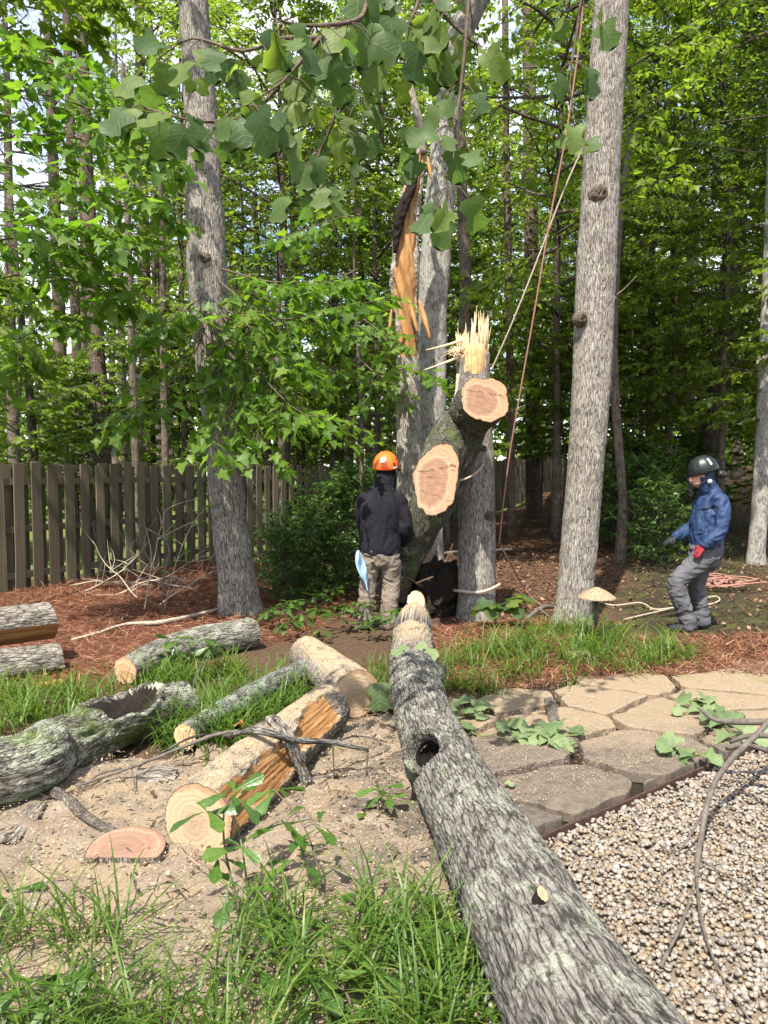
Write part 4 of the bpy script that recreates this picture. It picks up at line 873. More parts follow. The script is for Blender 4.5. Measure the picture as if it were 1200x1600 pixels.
def face(parent, ring, mat, name='cut_face', bulge=0.0):
    c = ring.mean(0); seg = len(ring); th = np.linspace(0, 2 * math.pi, seg, endpoint=False); nrm = norm(np.cross(ring[seg // 4] - c, ring[0] - c)) * bulge
    Vs, fc = [], []
    for k in (.985, .8, .6, .4, .2): Vs.append(c + (ring - c) * k + nrm * (1 - k)); fc.append(np.column_stack([k * np.cos(th), k * np.sin(th), 0 * th]))
    V = np.vstack(Vs + [[c + nrm]]); fc = np.vstack(fc + [[[0, 0, 0]]]); i = np.arange(4)[:, None] * seg; j = np.arange(seg)[None]
    F4 = np.stack([i + j, i + (j + 1) % seg, i + seg + (j + 1) % seg, i + seg + j], -1).reshape(-1, 4); jj = np.arange(seg)
    F3 = np.stack([4 * seg + jj, 4 * seg + (jj + 1) % seg, np.full(seg, 5 * seg)], 1)
    return obj(name, mesh(name, V, [F4, F3], mat, True, {'fco': fc, 'bco': V}), parent)
def logbody(parent, pts, bark, seg=64, step=.03, disp=None, cutn=(None, None), cuts=(None, None), torn=None, torn_mat=None, torn_name='torn_wood', hole=None, name='bark', side=None):
    """torn(th, s) -> how far each vertex is sunk (0 where bark remains)"""
    sink = [None]
    def dsp(th, s, B, R):
        d = disp(th, s, B, R) if disp else np.zeros(len(th))
        if torn is not None:
            t = torn(th, s); sink[0] = t; d = np.where(t > 0, -t + .35 * d, d - t)
        return d
    V, F4, _, B, (m, sg), TH, SS = tube_arrays(pts, seg, step, disp=dsp, cap=False, side=side)
    Q = spline(pts, step)[:, :3]; T = np.gradient(Q, axis=0); T /= np.linalg.norm(T, axis=1)[:, None]
    for e, cn in enumerate(cutn):
        if cn is None: continue
        k = 0 if e == 0 else m - 1; cn = norm(np.array(cn, float)); c = Q[k]; t = T[k]; ring = V[k * sg:(k + 1) * sg]
        sh = -((ring - c) @ cn) / (t @ cn)
        for q in range(m):
            ds = np.linalg.norm(Q[q] - c)
            if ds < .4: V[q * sg:(q + 1) * sg] += np.outer(sh, t) * (1 - ds / .4)
    keep = np.ones(len(F4), bool); tf = np.zeros(len(F4), bool)
    if torn is not None: tf = (sink[0][F4] > 0).sum(1) >= 3
    if hole is not None: keep = np.linalg.norm(V[F4].mean(1) - np.array(hole[0]), axis=1) > hole[1]
    body = obj(name, mesh(name, V, [F4[keep & ~tf]], bark, True, {'bco': B}), parent)
    if tf.any(): obj(torn_name, mesh(torn_name, V, [F4[tf]], torn_mat or TORN, True, {'bco': B}), parent)
    for e, cm in enumerate(cuts):
        if cm is not None: face(parent, V[:sg][::-1] if e == 0 else V[-sg:], cm)
    return body, V, (m, sg)
def pz(x, y, z, r): return (*gp(x, y, z), r)

# the long trunk
bigl = thing('fallen_log', 'long lichen-covered trunk lying across the flagstones, with a round knot hole', 'log', tuple(gp(700, 1230)))
LP = [(.67, .9, .21, .21), (.60, 1.45, .205, .205), pz(916, 1600, .2, .196), pz(778, 1350, .185, .182), pz(697, 1200, .18, .172), pz(650, 1080, .18, .172), pz(645, 1000, .18, .172), (*at(647, 972, 6.5), .15), (*at(649, 958, 6.68), .10)]
def surf(x, y, path):                      # where the line of sight meets a log
    Q = spline(path, .02); r_ = ray(x, y)
    for t in np.linspace(1.2, 8, 1400):
        p = np.array([0, 0, CAMH]) + np.array(r_) * t; d_ = np.linalg.norm(Q[:, :3] - p, axis=1); k_ = int(np.argmin(d_))
        if d_[k_] < Q[k_, 3]: return Vector(p), norm(p - Q[k_, :3])
kh, dirn = surf(668, 1178, LP)
logbody(bigl, LP, BK_log, 150, .016, barkdisp(.007, 1.5, .035, 2.5), hole=(kh, .085))
st = [(*at(648, 985, 6.42), .10), (*at(649, 965, 6.52), .095), (*at(650, 950, 6.58), .085), (*at(650, 938, 6.62), .076)]
logbody(bigl, st, BK_log, 48, .015, barkdisp(.006, 1, .05, 5), cuts=(None, CUT_pale), cutn=(None, (0, -.45, .9)), name='branch_stub')
kh = np.array(kh) + np.array(dirn) * .012; dirn = norm(dirn * .8 + np.array([0, -.75, .25]))
def knot(name, prof, mat, rough):
    pr = spline([(a_, r_, 0) for a_, r_ in prof], step=.006); sd_ = norm(np.cross(dirn, [0, 0, 1])); ud_ = np.cross(sd_, dirn); tt = np.linspace(0, 2 * math.pi, 48, endpoint=False)
    V = (kh + dirn * pr[:, 0][:, None, None] + pr[:, 1][:, None, None] * (np.cos(tt)[:, None] * sd_ + np.sin(tt)[:, None] * ud_)[None]).reshape(-1, 3); B = V; i_ = np.arange(len(pr) - 1)[:, None] * 48; j_ = np.arange(48)[None]
    F4 = np.stack([i_ + j_, i_ + (j_ + 1) % 48, i_ + 48 + (j_ + 1) % 48, i_ + 48 + j_], -1).reshape(-1, 4); V = V + (fbm(V * 20 + 4, 4) * rough)[:, None] * dirn + fbm(V * 14, 3)[:, None] * rough * .6 * (V - kh)/.1
    g = Geo(); g.add(V, F4, (), B); obj(name, g.mesh(name, mat), bigl)
knot('knot_rim', [(-.16, .17), (-.08, .145), (-.02, .125), (.025, .115), (.042, .098), (.034, .084), (.004, .074), (-.035, .068)], BK_moss, .012)
knot('knot_hollow', [(.004, .078), (-.03, .07), (-.09, .06), (-.13, .04), (-.135, .002)], M_rot, .004)
sp_ = np.array(surf(845, 1408, LP)[0]); sd = norm(np.array([.12, -.25, .9]))
logbody(bigl, [(*(sp_ - sd * .05), .030), (*(sp_ + sd * .005), .022), (*(sp_ + sd * .03), .018)], M_rot, 20, .008, barkdisp(.003, 2, .1, 3), cuts=(None, CUT_pale), cutn=(None, (.5, -.6, .6)), name='branch_stub')
logbody(bigl, [(*at(672, 1060, 5.2), .09), (*at(684, 1050, 5.25), .07), (*at(690, 1046, 5.28), .05)], BK_moss, 24, .015, barkdisp(.005, 2, .1, 3), cuts=(None, M_rot), name='branch_stub')

# split log with the torn strip
spl = thing('split_log', 'pale dusty log with a long torn orange strip along its side', 'log', tuple(gp(330, 1300)))
A, Bq = np.array(gp(310, 1283, .16)), np.array(gp(510, 1108, .15)); dv = Bq - A
def torn_split(th, s):
    # towards the viewer's right: angle 0 is to the right, counted towards up
    c_ = -.32 - .35 * np.clip((s - .6) / .5, 0, 1); w = np.where((s > .82) & (s < .92), .34, .64) + .07 * np.sin(s * 17) + .05 * np.sin(s * 43) + .03 * np.sin(s * 97)
    d = np.abs((th - c_ + math.pi) % (2 * math.pi) - math.pi); 
    fib = .007 * fbm(np.stack([th * 7, s * 2.4, 0 * s], 1), 4)
    return np.where((s > .015) & (s < 1.42) & (d < w), np.maximum(.16 * (1 - np.cos(.64) / np.cos(np.minimum(d, .75))) + fib + .008, .003), 0)
SPL = [(*A, .16), (*(A + dv * .35), .16), (*(A + dv * .7), .155), (*(A + dv), .15)]
def onl(x, y, off, d0=4.3):                # just above the split log where it lies under that place
    h_ = surf(x, y, SPL); return np.array(at(x, y, d0)) if h_ is None else np.array(h_[0]) + np.array(h_[1]) * off + np.array([0, 0, off * .5])
logbody(spl, SPL, BK_dust, 150, .012, barkdisp(.005, 1.6, .03, 7), cuts=(CUT_pale, CUT_pale), torn=torn_split, side=(1, 0, 0))
sec = thing('short_log', 'short dusty log with a pale round cut face, end to end with the split log', 'log', tuple(gp(558, 1120)))
A, Bq = np.array(gp(558, 1084, .16)), np.array(gp(478, 1022, .15))
logbody(sec, [(*A, .158), (*(A * .5 + Bq * .5), .155), (*Bq, .14)], BK_dust, 80, .02, barkdisp(.005, 1.6, .03, 8), cuts=(CUT_pale, CUT_pale))
thn = thing('branch_log', 'slim lichened branch log leaning over the grass, orange cut end', 'log', tuple(gp(288, 1170)))
logbody(thn, [(*gp(288, 1150, .11), .074), (*gp(350, 1112, .12), .074), (*gp(430, 1068, .14), .078), (*gp(500, 1036, .16), .08)], bark_mat('branch_log_bark', (.045, .042, .037), (.16, .15, .13), .62, .1, 1.6, .3, lich_col=(.26, .30, .245)), 48, .018, barkdisp(.004, 1.5, .05, 9), cuts=(cut_mat('cut_orange', (.62, .36, .19), (.70, .44, .25), (.4, .22, .12), 16, .6), None))
mos = thing('mossy_log', 'dark mossy rotten log with a black hollow on top', 'log', tuple(gp(120, 1200)))
MP = [(-3.6, 3.2, .16, .165), pz(-40, 1218, .155, .158), pz(90, 1168, .155, .156), pz(200, 1122, .155, .15), pz(288, 1098, .14, .135)]
Qm = spline(MP, .02)[:, :3]; HS = .02 * int(np.argmin(np.linalg.norm(Qm - np.array(gp(198, 1092, .28)), axis=1)))
def torn_hollow(th, s):
    c_ = -1.3; d = np.abs((th - c_ + math.pi) % (2 * math.pi) - math.pi); e = np.sqrt((d / .85) ** 2 + ((s - HS) / .25) ** 2) + .18 * np.sin(s * 21 + th * 4) * .6
    return np.where(e < 1, np.clip((1 - e) / .35, 0, 1) * .11 + .002, -np.clip(1 - abs(e - 1.12) / .14, 0, 1) * .028)
logbody(mos, MP, BK_moss, 90, .02, barkdisp(.014, .7, .07, 10), torn=torn_hollow, torn_mat=M_rot, torn_name='hollow', cuts=(CUT_pale, M_rot), side=(.6, -.8, 0))
upl = thing('grey_log', 'grey lichened log lying on the pine straw before the fence-side tree', 'log', tuple(gp(300, 1030)))
logbody(upl, [(*gp(196, 1048, .12), .105), (*gp(270, 1018, .13), .13), (*gp(340, 1000, .14), .142), (*gp(392, 990, .14), .145)], bark_mat('log_bark_greygreen', (.065, .058, .048), (.205, .19, .158), .6, .25, 1.4, .12, lich_col=(.25, .27, .20)), 64, .02, barkdisp(.008, .9, .05, 11), cuts=(cut_mat('cut_rust', (.50, .27, .15), (.52, .30, .18), (.3, .17, .1), 14, .6), M_rot))
# stacked firewood on the left
stk = thing('stacked_log', 'furrowed grey half log on top of the split firewood stack', 'log', tuple(gp(40, 1060)))
def flat_under(th, s):
    d = np.abs((th - .95 + math.pi) % (2 * math.pi) - math.pi); return np.clip((1.15 - d) / .4, 0, 1) * .085
def flat_front(th, s):
    d = np.abs((th - .72 + math.pi) % (2 * math.pi) - math.pi); return np.where(d < .78, .17 * (1 - math.cos(.78) / np.cos(d)) + .006, 0)
e1, e0 = np.array(at(84, 974, 6.3)), np.array(at(-190, 1008, 5.4))
logbody(stk, [(*e0, .185), (*((e0 + e1) / 2), .18), (*e1, .175)], BK_furr, 64, .02, barkdisp(.012, .7, .03, 12), torn=flat_under, cuts=(CUT_pale, CUT_pale), side=(0, -1, 0), cutn=(None, (.75, .62, .2)))
stk2 = thing('split_firewood', 'brown-barked split log with an orange face, at the bottom of the firewood stack', 'log', tuple(gp(40, 1070)))
e1, e0 = np.array(at(92, 1038, 6.05)), np.array(at(-190, 1075, 5.1))
logbody(stk2, [(*e0, .18), (*((e0 + e1) / 2), .175), (*e1, .17)], BK_furr, 64, .02, barkdisp(.012, .7, .03, 13), torn=flat_front, cuts=(CUT_pale, CUT_pale), side=(0, -1, 0), cutn=(None, (.78, .62, 0)))
slab = thing('bark_slab', 'thin pale slab of split wood under the firewood stack', 'wood slab', tuple(gp(50, 1085)))
g = Geo(); e1, e0 = Vector(gp(100, 1068, .02)), Vector(gp(-120, 1100, .02)); d = e1 - e0
V, F4 = box_arrays((e0 + e1) / 2, d.length, .10, .035, math.atan2(d.y, d.x), .25); g.add(V, F4, B=V[:, [1, 2, 0]]); obj('slab', g.mesh('slab', TORN, False), slab)
# cut disc on the sawdust
dsc = thing('cut_disc', 'flat pink half-round slice of wood lying on the sawdust', 'wood slice', tuple(gp(195, 1340)))
c0 = np.array(gp(195, 1340, .03)); th = np.linspace(0, 2 * math.pi, 64, endpoint=False); rr_ = .165 * (1 + .03 * np.sin(3 * th + 1))
ring = np.column_stack([c0[0] + rr_ * np.cos(th) * .98, c0[1] + np.maximum(rr_ * np.sin(th), -.055), c0[2] + .035 + .12 * np.maximum(rr_ * np.sin(th), -.055)])
low_ = ring - [0, 0, .075]; V = np.vstack([low_, ring]); j = np.arange(64); F4 = np.stack([j, (j + 1) % 64, 64 + (j + 1) % 64, 64 + j], 1)
obj('bark_edge', mesh('bark_edge', V, [F4], BK_dust, True, {'bco': V}), dsc); face(dsc, ring, CUT_red)

# sticks, bark strips
def stick(name, label, pts, mat, cat='stick', seg=10, step=.03, disp=None, side_twigs=()):
    o = thing(name, label, cat, tuple(Vector(pts[0][:3]))); tube_obj('stem', pts, mat, o, seg, step, disp=disp or barkdisp(.003, 2, .12, len(label)))
    for q in side_twigs: tube_obj('twig', q, mat, o, 6, .03)
    return o
BK_stick = bark_mat('stick_bark', (.05, .042, .036), (.17, .145, .12), .2, 0, 2.5, .4)
M_pale = plain_mat('bare_twig', (.32, .265, .2), .8, .2, .3, 25, .4)
M_grey = plain_mat('grey_twig', (.10, .084, .07), .85, .15, .4, 25, .5)
stick('fallen_stick', 'crooked dark stick on the sawdust in front of the mossy log', [pz(52, 1218, .04, .028), pz(105, 1250, .05, .026), pz(135, 1275, .06, .025), pz(175, 1300, .045, .022), pz(212, 1312, .035, .018)], BK_stick)
stick('fallen_twig', 'long forked brown twig reaching over the split log', [pz(118, 1228, .06, .006), pz(160, 1215, .08, .007), pz(240, 1186, .12, .008), pz(330, 1150, .2, .009), pz(372, 1142, .24, .008)], M_grey, 'twig', 6, side_twigs=([pz(123, 1240, .04, .004), pz(150, 1212, .08, .006), pz(190, 1200, .1, .006)], [pz(205, 1195, .1, .004), pz(212, 1240, .04, .003)]))
stick('fallen_branch', 'grey lichened branch lying over the split log', [(*at(300, 1105, 4.9), .010), (*onl(345, 1146, .04), .014), (*onl(400, 1158, .035), .015), (*onl(450, 1168, .04), .015), (*gp(520, 1160, .22), .014), (*gp(575, 1172, .15), .007)], BK_log, 'branch', 10, .02, side_twigs=([(*at(300, 1105, 4.9), .007), (*at(305, 1060, 5.1), .006), (*at(330, 1020, 5.3), .004)], [(*onl(345, 1146, .04), .009), (*at(300, 1152, 4.0), .007), (*at(245, 1180, 3.9), .004)], [(*gp(520, 1160, .22), .006), (*gp(560, 1150, .2), .004), (*gp(605, 1160, .15), .003)], [(*gp(520, 1161, .22), .005), (*gp(522, 1215, .04), .003)], [(*gp(575, 1172, .15), .005), (*gp(572, 1212, .03), .003)]))
stick('fallen_stick', 'straight stick on the ground right of the split log', [pz(455, 1222, .03, .008), pz(520, 1212, .03, .009), pz(590, 1208, .03, .008)], M_grey)
stick('bare_branch', 'long pale bare branch on the pine straw behind the grey log', [pz(112, 1000, .03, .012), pz(150, 990, .04, .014), pz(200, 975, .05, .018), pz(255, 972, .05, .022), pz(330, 955, .05, .02), pz(350, 950, .05, .012)], M_pale)
def strip(name, label, pts, w, mat, cat='bark'):
    Q = spline([(*p, 0) for p in pts], step=.03)[:, :3]; T, S, U = frames(Q, (1, 0, 0)); V, B = [], []
    for k in range(len(Q)):
        ww = w * (1 + .25 * math.sin(k * 1.7) * (k % 3) / 3)
        for a in np.linspace(-1, 1, 7): V.append(Q[k] + S[k] * a * ww - U[k] * 0 + np.array([0, 0, 1]) * (.012 * (1 - a * a) + .004 * math.sin(k * 2.1 + a * 5))); B.append((a * ww, 0, k * .03))
    V = np.array(V); m = len(Q); lowv = V - [0, 0, .012]; i = np.arange(m - 1)[:, None] * 7; j = np.arange(6)[None]; Fq = np.stack([i + j, i + j + 1, i + 8 + j, i + 7 + j], -1).reshape(-1, 4)
    edge = [[k * 7, (k + 1) * 7, (k + 1) * 7 + m * 7, k * 7 + m * 7] for k in range(m - 1)] + [[k * 7 + 6, k * 7 + 6 + m * 7, (k + 1) * 7 + 6 + m * 7, (k + 1) * 7 + 6] for k in range(m - 1)]
    o = thing(name, label, cat, tuple(Q[0])); obj('strip', mesh('strip', np.vstack([V, lowv]), [Fq, Fq[:, ::-1] + m * 7, np.array(edge)], mat, True, {'bco': np.vstack([B, B])}), o); return o
strip('bark_strip', 'ragged grey strip of bark crossing the torn face of the split log', [onl(425, 1128, .02), onl(440, 1150, .022), onl(452, 1172, .022), onl(462, 1195, .022), gp(482, 1222, .05)], .034, BK_furr)
strip('bark_strip', 'curled orange-brown bark strip beside the bark-crossed split log', [onl(378, 1128, .03), onl(365, 1142, .03), onl(352, 1165, .02), onl(340, 1180, .015)], .018, TORN)
strip('bark_strip', 'short bark strip lying along the top of the split log', [onl(385, 1140, .015), onl(410, 1132, .015), onl(428, 1136, .015)], .022, BK_furr)
strip('bark_piece', 'flat flake of bark on the sawdust beside the grass', [gp(215, 1215, .05), gp(240, 1210, .06), gp(275, 1212, .05)], .05, BK_furr)
strip('bark_piece', 'long worn strip of bark half buried in the sawdust', [gp(5, 1320, .04), gp(30, 1290, .045), gp(60, 1258, .04)], .05, BK_furr)
strip('bark_piece', 'brown upright bark chip on the flagstones behind the fallen leaves', [gp(858, 1092, .05), gp(862, 1110, .06), gp(868, 1130, .04)], .035, BK_stick)
strip('bark_piece', 'splinter of orange wood by the foot of the split log', [gp(452, 1225, .06), gp(455, 1205, .1), gp(462, 1185, .16)], .012, TORN)

# ------------------------------------------------------------------ the leaning fork held by the rope
fk = thing('leaning_fork', 'dark leaning forked trunk with two pink sawn faces, behind the man in black', 'log', tuple(gp(640, 905)))
logbody(fk, [(*at(610, 930, 8.15), .17), (*at(640, 850, 8.05), .21), (*at(676, 785, 7.9), .225), (*at(705, 715, 7.75), .225), (*at(732, 655, 7.6), .225), (*at(758, 624, 7.2), .238)], BK_fork, 90, .022, barkdisp(.009, .8, .07, 14), cuts=(None, CUT_pink), cutn=(None, (.10, -.93, .30)))
logbody(fk, [(*at(716, 660, 7.75), .17), (*at(703, 685, 7.6), .20), (*at(691, 715, 7.42), .205), (*at(680, 748, 7.15), .21)], BK_fork, 80, .02, barkdisp(.008, .8, .10, 15), cuts=(None, CUT_pink), cutn=(None, (-.12, -1.0, .30)), name='fork_limb')
stump = thing('root_mound', 'black mound of soil and roots behind the man in black', 'root mound', tuple(gp(668, 940)))
bm = bmesh.new(); bmesh.ops.create_icosphere(bm, subdivisions=5, radius=1.0); V = np.array([v.co[:] for v in bm.verts]); Fi = np.array([[v.index for v in f.verts] for f in bm.faces]); bm.free()
V = V * (1 + .35 * fbm(V * 2.6 + 3, 4) + .12 * fbm(V * 9, 3))[:, None] * np.array([.50, .4, .56]) + np.array(at(668, 735, 8.55)) * np.array([1, 1, 0]) + [0, 0, .05]
obj('soil', mesh('soil', V, [Fi], M_rot, True, {'bco': V}), stump)
for k in range(14):
    a = rng.uniform(0, 6.28); c = np.array([*at(668, 735, 8.5)[:2], .25]); p = c + [.4 * math.cos(a), .3 * math.sin(a) - .1, rng.uniform(-.15, .35)]; tube_obj('root', [(*p, .02), (*(p + (p - c) * .3 + rng.normal(0, .05, 3)), .012), (*(p + (p - c) * .6 + rng.normal(0, .1, 3)), .005)], M_twig, stump, 5, .05)

# splintered top of the snapped tree
top = np.array(ptsC[-1][:3]); rs = np.random.default_rng(9); g = Geo()
for k in range(120):
    a = rs.uniform(0, 6.28); rr_ = .16 * math.sqrt(rs.random()); b = top + [rr_ * math.cos(a), rr_ * math.sin(a), -.03]
    h = rs.uniform(.16, .36) * (1.4 if rr_ * math.cos(a) > 0 else .75) * (1 + .35 * (rs.random() > .85)); lean = rs.normal(0, .022, 3) + [rr_ * math.cos(a) * .1, 0, 0]
    w = rs.uniform(.008, .02)
    tube(g, [(*b, w), (*(b + [lean[0] * .4, lean[1] * .4, h * .5]), w * .7), (*(b + [lean[0], lean[1], h]), .0012)], 4)
for k in range(26):                         # broader connected slivers among the fibres
    a = rs.uniform(0, 6.28); rr_ = rs.uniform(.05, .15); b = top + [rr_ * math.cos(a), rr_ * math.sin(a), -.04]; h = rs.uniform(.08, .24); w = rs.uniform(.022, .038)
    tube(g, [(*b, w), (*(b + [rs.normal(0, .01), 0, h * .55]), w * .8), (*(b + [rs.normal(0, .02), 0, h * .8]), w * .35), (*(b + [rs.normal(0, .03), 0, h]), .001)], 5)
for k in range(22):
    a = rs.uniform(2.3, 4.4); b = top + [.1 * math.cos(a), -.1, -.02]; tube(g, [(*b, .01), (*(b + [math.cos(a) * .12, -.06, rs.uniform(-.05, .08)]), .006), (*(b + [math.cos(a) * rs.uniform(.15, .28), -.08, rs.uniform(-.14, .08)]), .001)], 4)
for x1, y1, x2, y2 in ((660, 579, 722, 556), (665, 547, 722, 532)): tube(g, [(*at(x2, y2, 8.1), .016), (*at((x1 + x2) / 2, (y1 + y2) / 2 + 1, 8.0), .012), (*at(x1, y1, 7.95), .004)], 6, n=8)
o = obj('splinters', g.mesh('splinters', M_split), tC)
logbody(tC, [(*at(741, 586, 8.185), .160), (*at(741, 570, 8.18), .168), (*at(740, 554, 8.19), .168), (*at(739, 549, 8.2), .165)], TORN_Y, 60, .012, barkdisp(.008, 1.4, .05, 6), cuts=(None, M_split), name='broken_wood')
tube_obj('hanging_splinter', [(*at(716, 585, 8.0), .02), (*at(712, 620, 7.95), .018), (*at(700, 660, 7.9), .022)], M_pale, tC, 8, .05)

# torn orange snag
sn = thing('torn_snag', 'broken trunk torn open to bright orange wood above the orange helmet', 'tree', tuple(at(640, 735, 9.3)[:2]) + (0,))
logbody(sn, [(*(np.array(at(640, 735, 9.3)) * [1, 1, 0]), .19), (*at(640, 800, 9.3), .165), (*at(639, 700, 9.3), .155), (*at(638, 620, 9.3), .15), (*at(637, 560, 9.3), .145)], BK_pale, 48, .04, barkdisp(.008, 1, .03, 16), name='trunk')
def snag_torn(th, s): 
    return np.where(np.abs((th + math.pi / 2 + .1 + math.pi) % (2 * math.pi) - math.pi) < 1.25 + .25 * np.sin(s * 9), .02 + .03 * np.sin(s * 7 + th * 3) ** 2, 0)
logbody(sn, [(*at(637, 575, 9.3), .14), (*at(636, 500, 9.28), .135), (*at(633, 440, 9.26), .165), (*at(634, 370, 9.24), .15), (*at(640, 320, 9.22), .115), (*at(650, 275, 9.2), .085), (*at(659, 240, 9.18), .05), (*at(664, 222, 9.18), .01)], BK_pale, 64, .025, barkdisp(.02, .7, .12, 17), torn=snag_torn, side=(1, 0, 0), name='broken_top')
rot = [(*at(650, 272, 9.06), .018), (*at(640, 300, 9.05), .05), (*at(628, 325, 9.05), .055), (*at(621, 360, 9.08), .04), (*at(617, 395, 9.1), .012)]
tube_obj('rotten_core', rot, M_rot, sn, 24, .02, disp=barkdisp(.02, 1.2, .25, 3))
tube_obj('broken_limb', [(*at(662, 240, 9.15), .04), (*at(658, 205, 9.1), .045), (*at(648, 165, 9.0), .04), (*at(640, 130, 9.0), .03)], BK_pale, sn, 16, .04, disp=barkdisp(.006, 1, .1, 3))
for x, y, x2, y2, w in ((655, 470, 672, 530, .035), (640, 470, 652, 520, .03), (612, 480, 606, 545, .02), (668, 245, 674, 280, .02)): tube_obj('torn_splinter', [(*at(x, y, 9.1), w * .4), (*at((x + x2) / 2, (y + y2) / 2, 9.08), w), (*at(x2, y2, 9.05), w * .2)], TORN, sn, 8, .03, disp=barkdisp(.006, 2, .1, 2))

# ------------------------------------------------------------------ ropes
def rope_mat(name, a, b):
    M = Mat(name); v = M.n('SeparateXYZ', {0: M.attr('bco')}); ang = M.math('ARCTAN2', v.outputs[1], v.outputs[0])
    w = M.math('SINE', M.math('ADD', M.math('MULTIPLY', ang, 3), M.math('MULTIPLY', v.outputs[2], 260)))
    return M.done(M.mix(M.math('MULTIPLY_ADD', w, .5, .5), a, b), .85, M.bump(w, .003, .8), .2)
R_pink, R_tan, R_grey = rope_mat('rope_pink', (.20, .095, .07), (.36, .185, .14)), rope_mat('rope_tan', (.27, .21, .155), (.47, .39, .30)), rope_mat('rope_grey', (.20, .175, .145), (.40, .36, .30))
def rope(label, pts, mat, r=.008, seg=8):
    o = tube_obj('rope', [(*p, r) for p in pts], mat, None, seg, .03); return tag(o, label, 'rope')
rope('reddish rope running from the treetops down past the snapped tree to the mulch', [at(912, -60, 7.6), at(908, 40, 7.6), at(886, 200, 7.6), at(858, 350, 7.65), at(838, 470, 7.7), at(815, 600, 7.8), at(798, 700, 7.9), at(786, 790, 8.0), at(780, 850, 8.05)], R_pink, .0085)
rope('pale rope stretched from the straight grey trunk to the snapped tree', [at(920, 210, 7.75), at(880, 300, 7.8), at(838, 410, 7.85), at(800, 505, 7.9), at(767, 580, 8.0)], R_tan, .0085)
th = np.linspace(0, 2 * math.pi, 30); cc = np.array(at(745, 918, 8.2)); ringr = .250
rope('thick rope knotted round the foot of the snapped tree', [(cc[0] + ringr * math.cos(t), cc[1] + ringr * math.sin(t) * .98, cc[2] + .035 * math.cos(t) - .012 * math.sin(t * 3)) for t in th], R_tan, .017, 10)
rope('slack rope slung under the leaning fork', [at(712, 752, 7.45), at(728, 748, 7.5), at(745, 738, 7.7), at(756, 725, 7.95)], R_tan, .011)
rope('thin reddish rope trailing over the mulch to the straight grey trunk', [at(782, 852, 8.1), at(800, 885, 8.2), (*gp(820, 920, .05),), (*gp(845, 945, .04),), (*gp(880, 952, .04),)], R_pink, .008)
rope('tan rope lying from the path light to the feet of the man in blue', [gp(935, 940, .05), gp(960, 946, .05), gp(1000, 942, .04), gp(1022, 952, .03), gp(1050, 950, .03), gp(1085, 946, .03), gp(1110, 944, .03), gp(1124, 938, .03), gp(1118, 932, .03), gp(1090, 936, .03)], R_tan, .011)
rope('tan rope end lying on the mulch under the blue-jacketed man', [gp(975, 968, .03), gp(1000, 962, .03), gp(1030, 955, .03), gp(1060, 947, .03)], R_tan, .010)
rk = np.random.default_rng(5); base = np.array(gp(1118, 918, .03)); pts = []
for k in range(150):
    a = k * .42 + .5 * math.sin(k * .13); R_ = (.34 + .12 * math.sin(k * .37)); cx = .24 * math.sin(k * .083); pts.append(base + [cx + R_ * 1.05 * math.cos(a), R_ * .62 * math.sin(a) + .1 * math.sin(k * .21), .02 + .0007 * k * (1 + .4 * math.sin(k * 1.3)) + rk.uniform(0, .02)])
rope('tangled heap of reddish rope on the moss behind the man in blue', pts, R_pink, .011)
# bare roots at the foot of the straight trunk
stick('bare_branch', 'crooked bare branch lying against the foot of the straight grey trunk', [pz(822, 968, .03, .02), pz(838, 955, .09, .024), pz(852, 948, .12, .024), pz(872, 950, .06, .02)], M_grey, 'branch', side_twigs=([pz(845, 953, .1, .012), pz(862, 966, .04, .01), pz(874, 972, .02, .006)],))
stick('bare_branch', 'pale fallen pole behind the snapped tree on the mulch', [pz(682, 866, .05, .03), pz(720, 862, .06, .03), pz(800, 858, .05, .025)], M_pale, 'branch')

# ------------------------------------------------------------------ path lights
def path_light(label, x, y, zt, rad, parts=True):
    b = gp(x, y); o = thing('path_light', label, 'path light', tuple(b))
    M_cap = plain_mat('light_cap', (.24, .185, .12), .9, .1, .45, 60, .9); M_pole = plain_mat('light_pole', (.035, .028, .022), .5, .4, .3, 20)
    prof = [(rad * .99, zt - .004), (rad, zt), (rad * .96, zt + .012), (rad * .6, zt + .055), (rad * .25, zt + .088), (rad * .1, zt + .098), (.001, zt + .1)]
    th = np.linspace(0, 2 * math.pi, 40, endpoint=False); prof = [(.012, zt + .03), (rad * .9, zt + .002)] + prof
    V = np.array([[b.x + r_ * math.cos(t), b.y + r_ * math.sin(t), z_] for r_, z_ in prof for t in th]); m = len(prof); i = np.arange(m - 1)[:, None] * 40; j = np.arange(40)[None]
    F4 = np.stack([i + j, i + (j + 1) % 40, i + 40 + (j + 1) % 40, i + 40 + j], -1).reshape(-1, 4); obj('cap', mesh('cap', V, [F4], M_cap), o)
    tube_obj('pole', [(b.x, b.y, -.05, .014), (b.x, b.y, zt * .5, .014), (b.x, b.y, zt + .03, .014)], M_pole, o, 12); tube_obj('collar', [(b.x, b.y, zt - .03, .022), (b.x, b.y, zt + .012, .026)], M_pole, o, 12)
path_light('mushroom-shaped path light with sawdust on its cap, standing in the grass', 931, 1012, .47, .178)
path_light('small path light among the far shrubs beside the thin crooked stem', 990, 842, .22, .15)
g = Geo(); c = gp(905, 1036); V, F4 = box_arrays((c.x, c.y, .04), .2, .12, .11, .1); g.add(V, F4)
stone = obj('stone_block', g.mesh('stone_block', M_stone, False)); tag(stone, 'small square tan stone block in the grass below the path light', 'stone')
stone.modifiers.new('bevel', 'BEVEL').width = .012

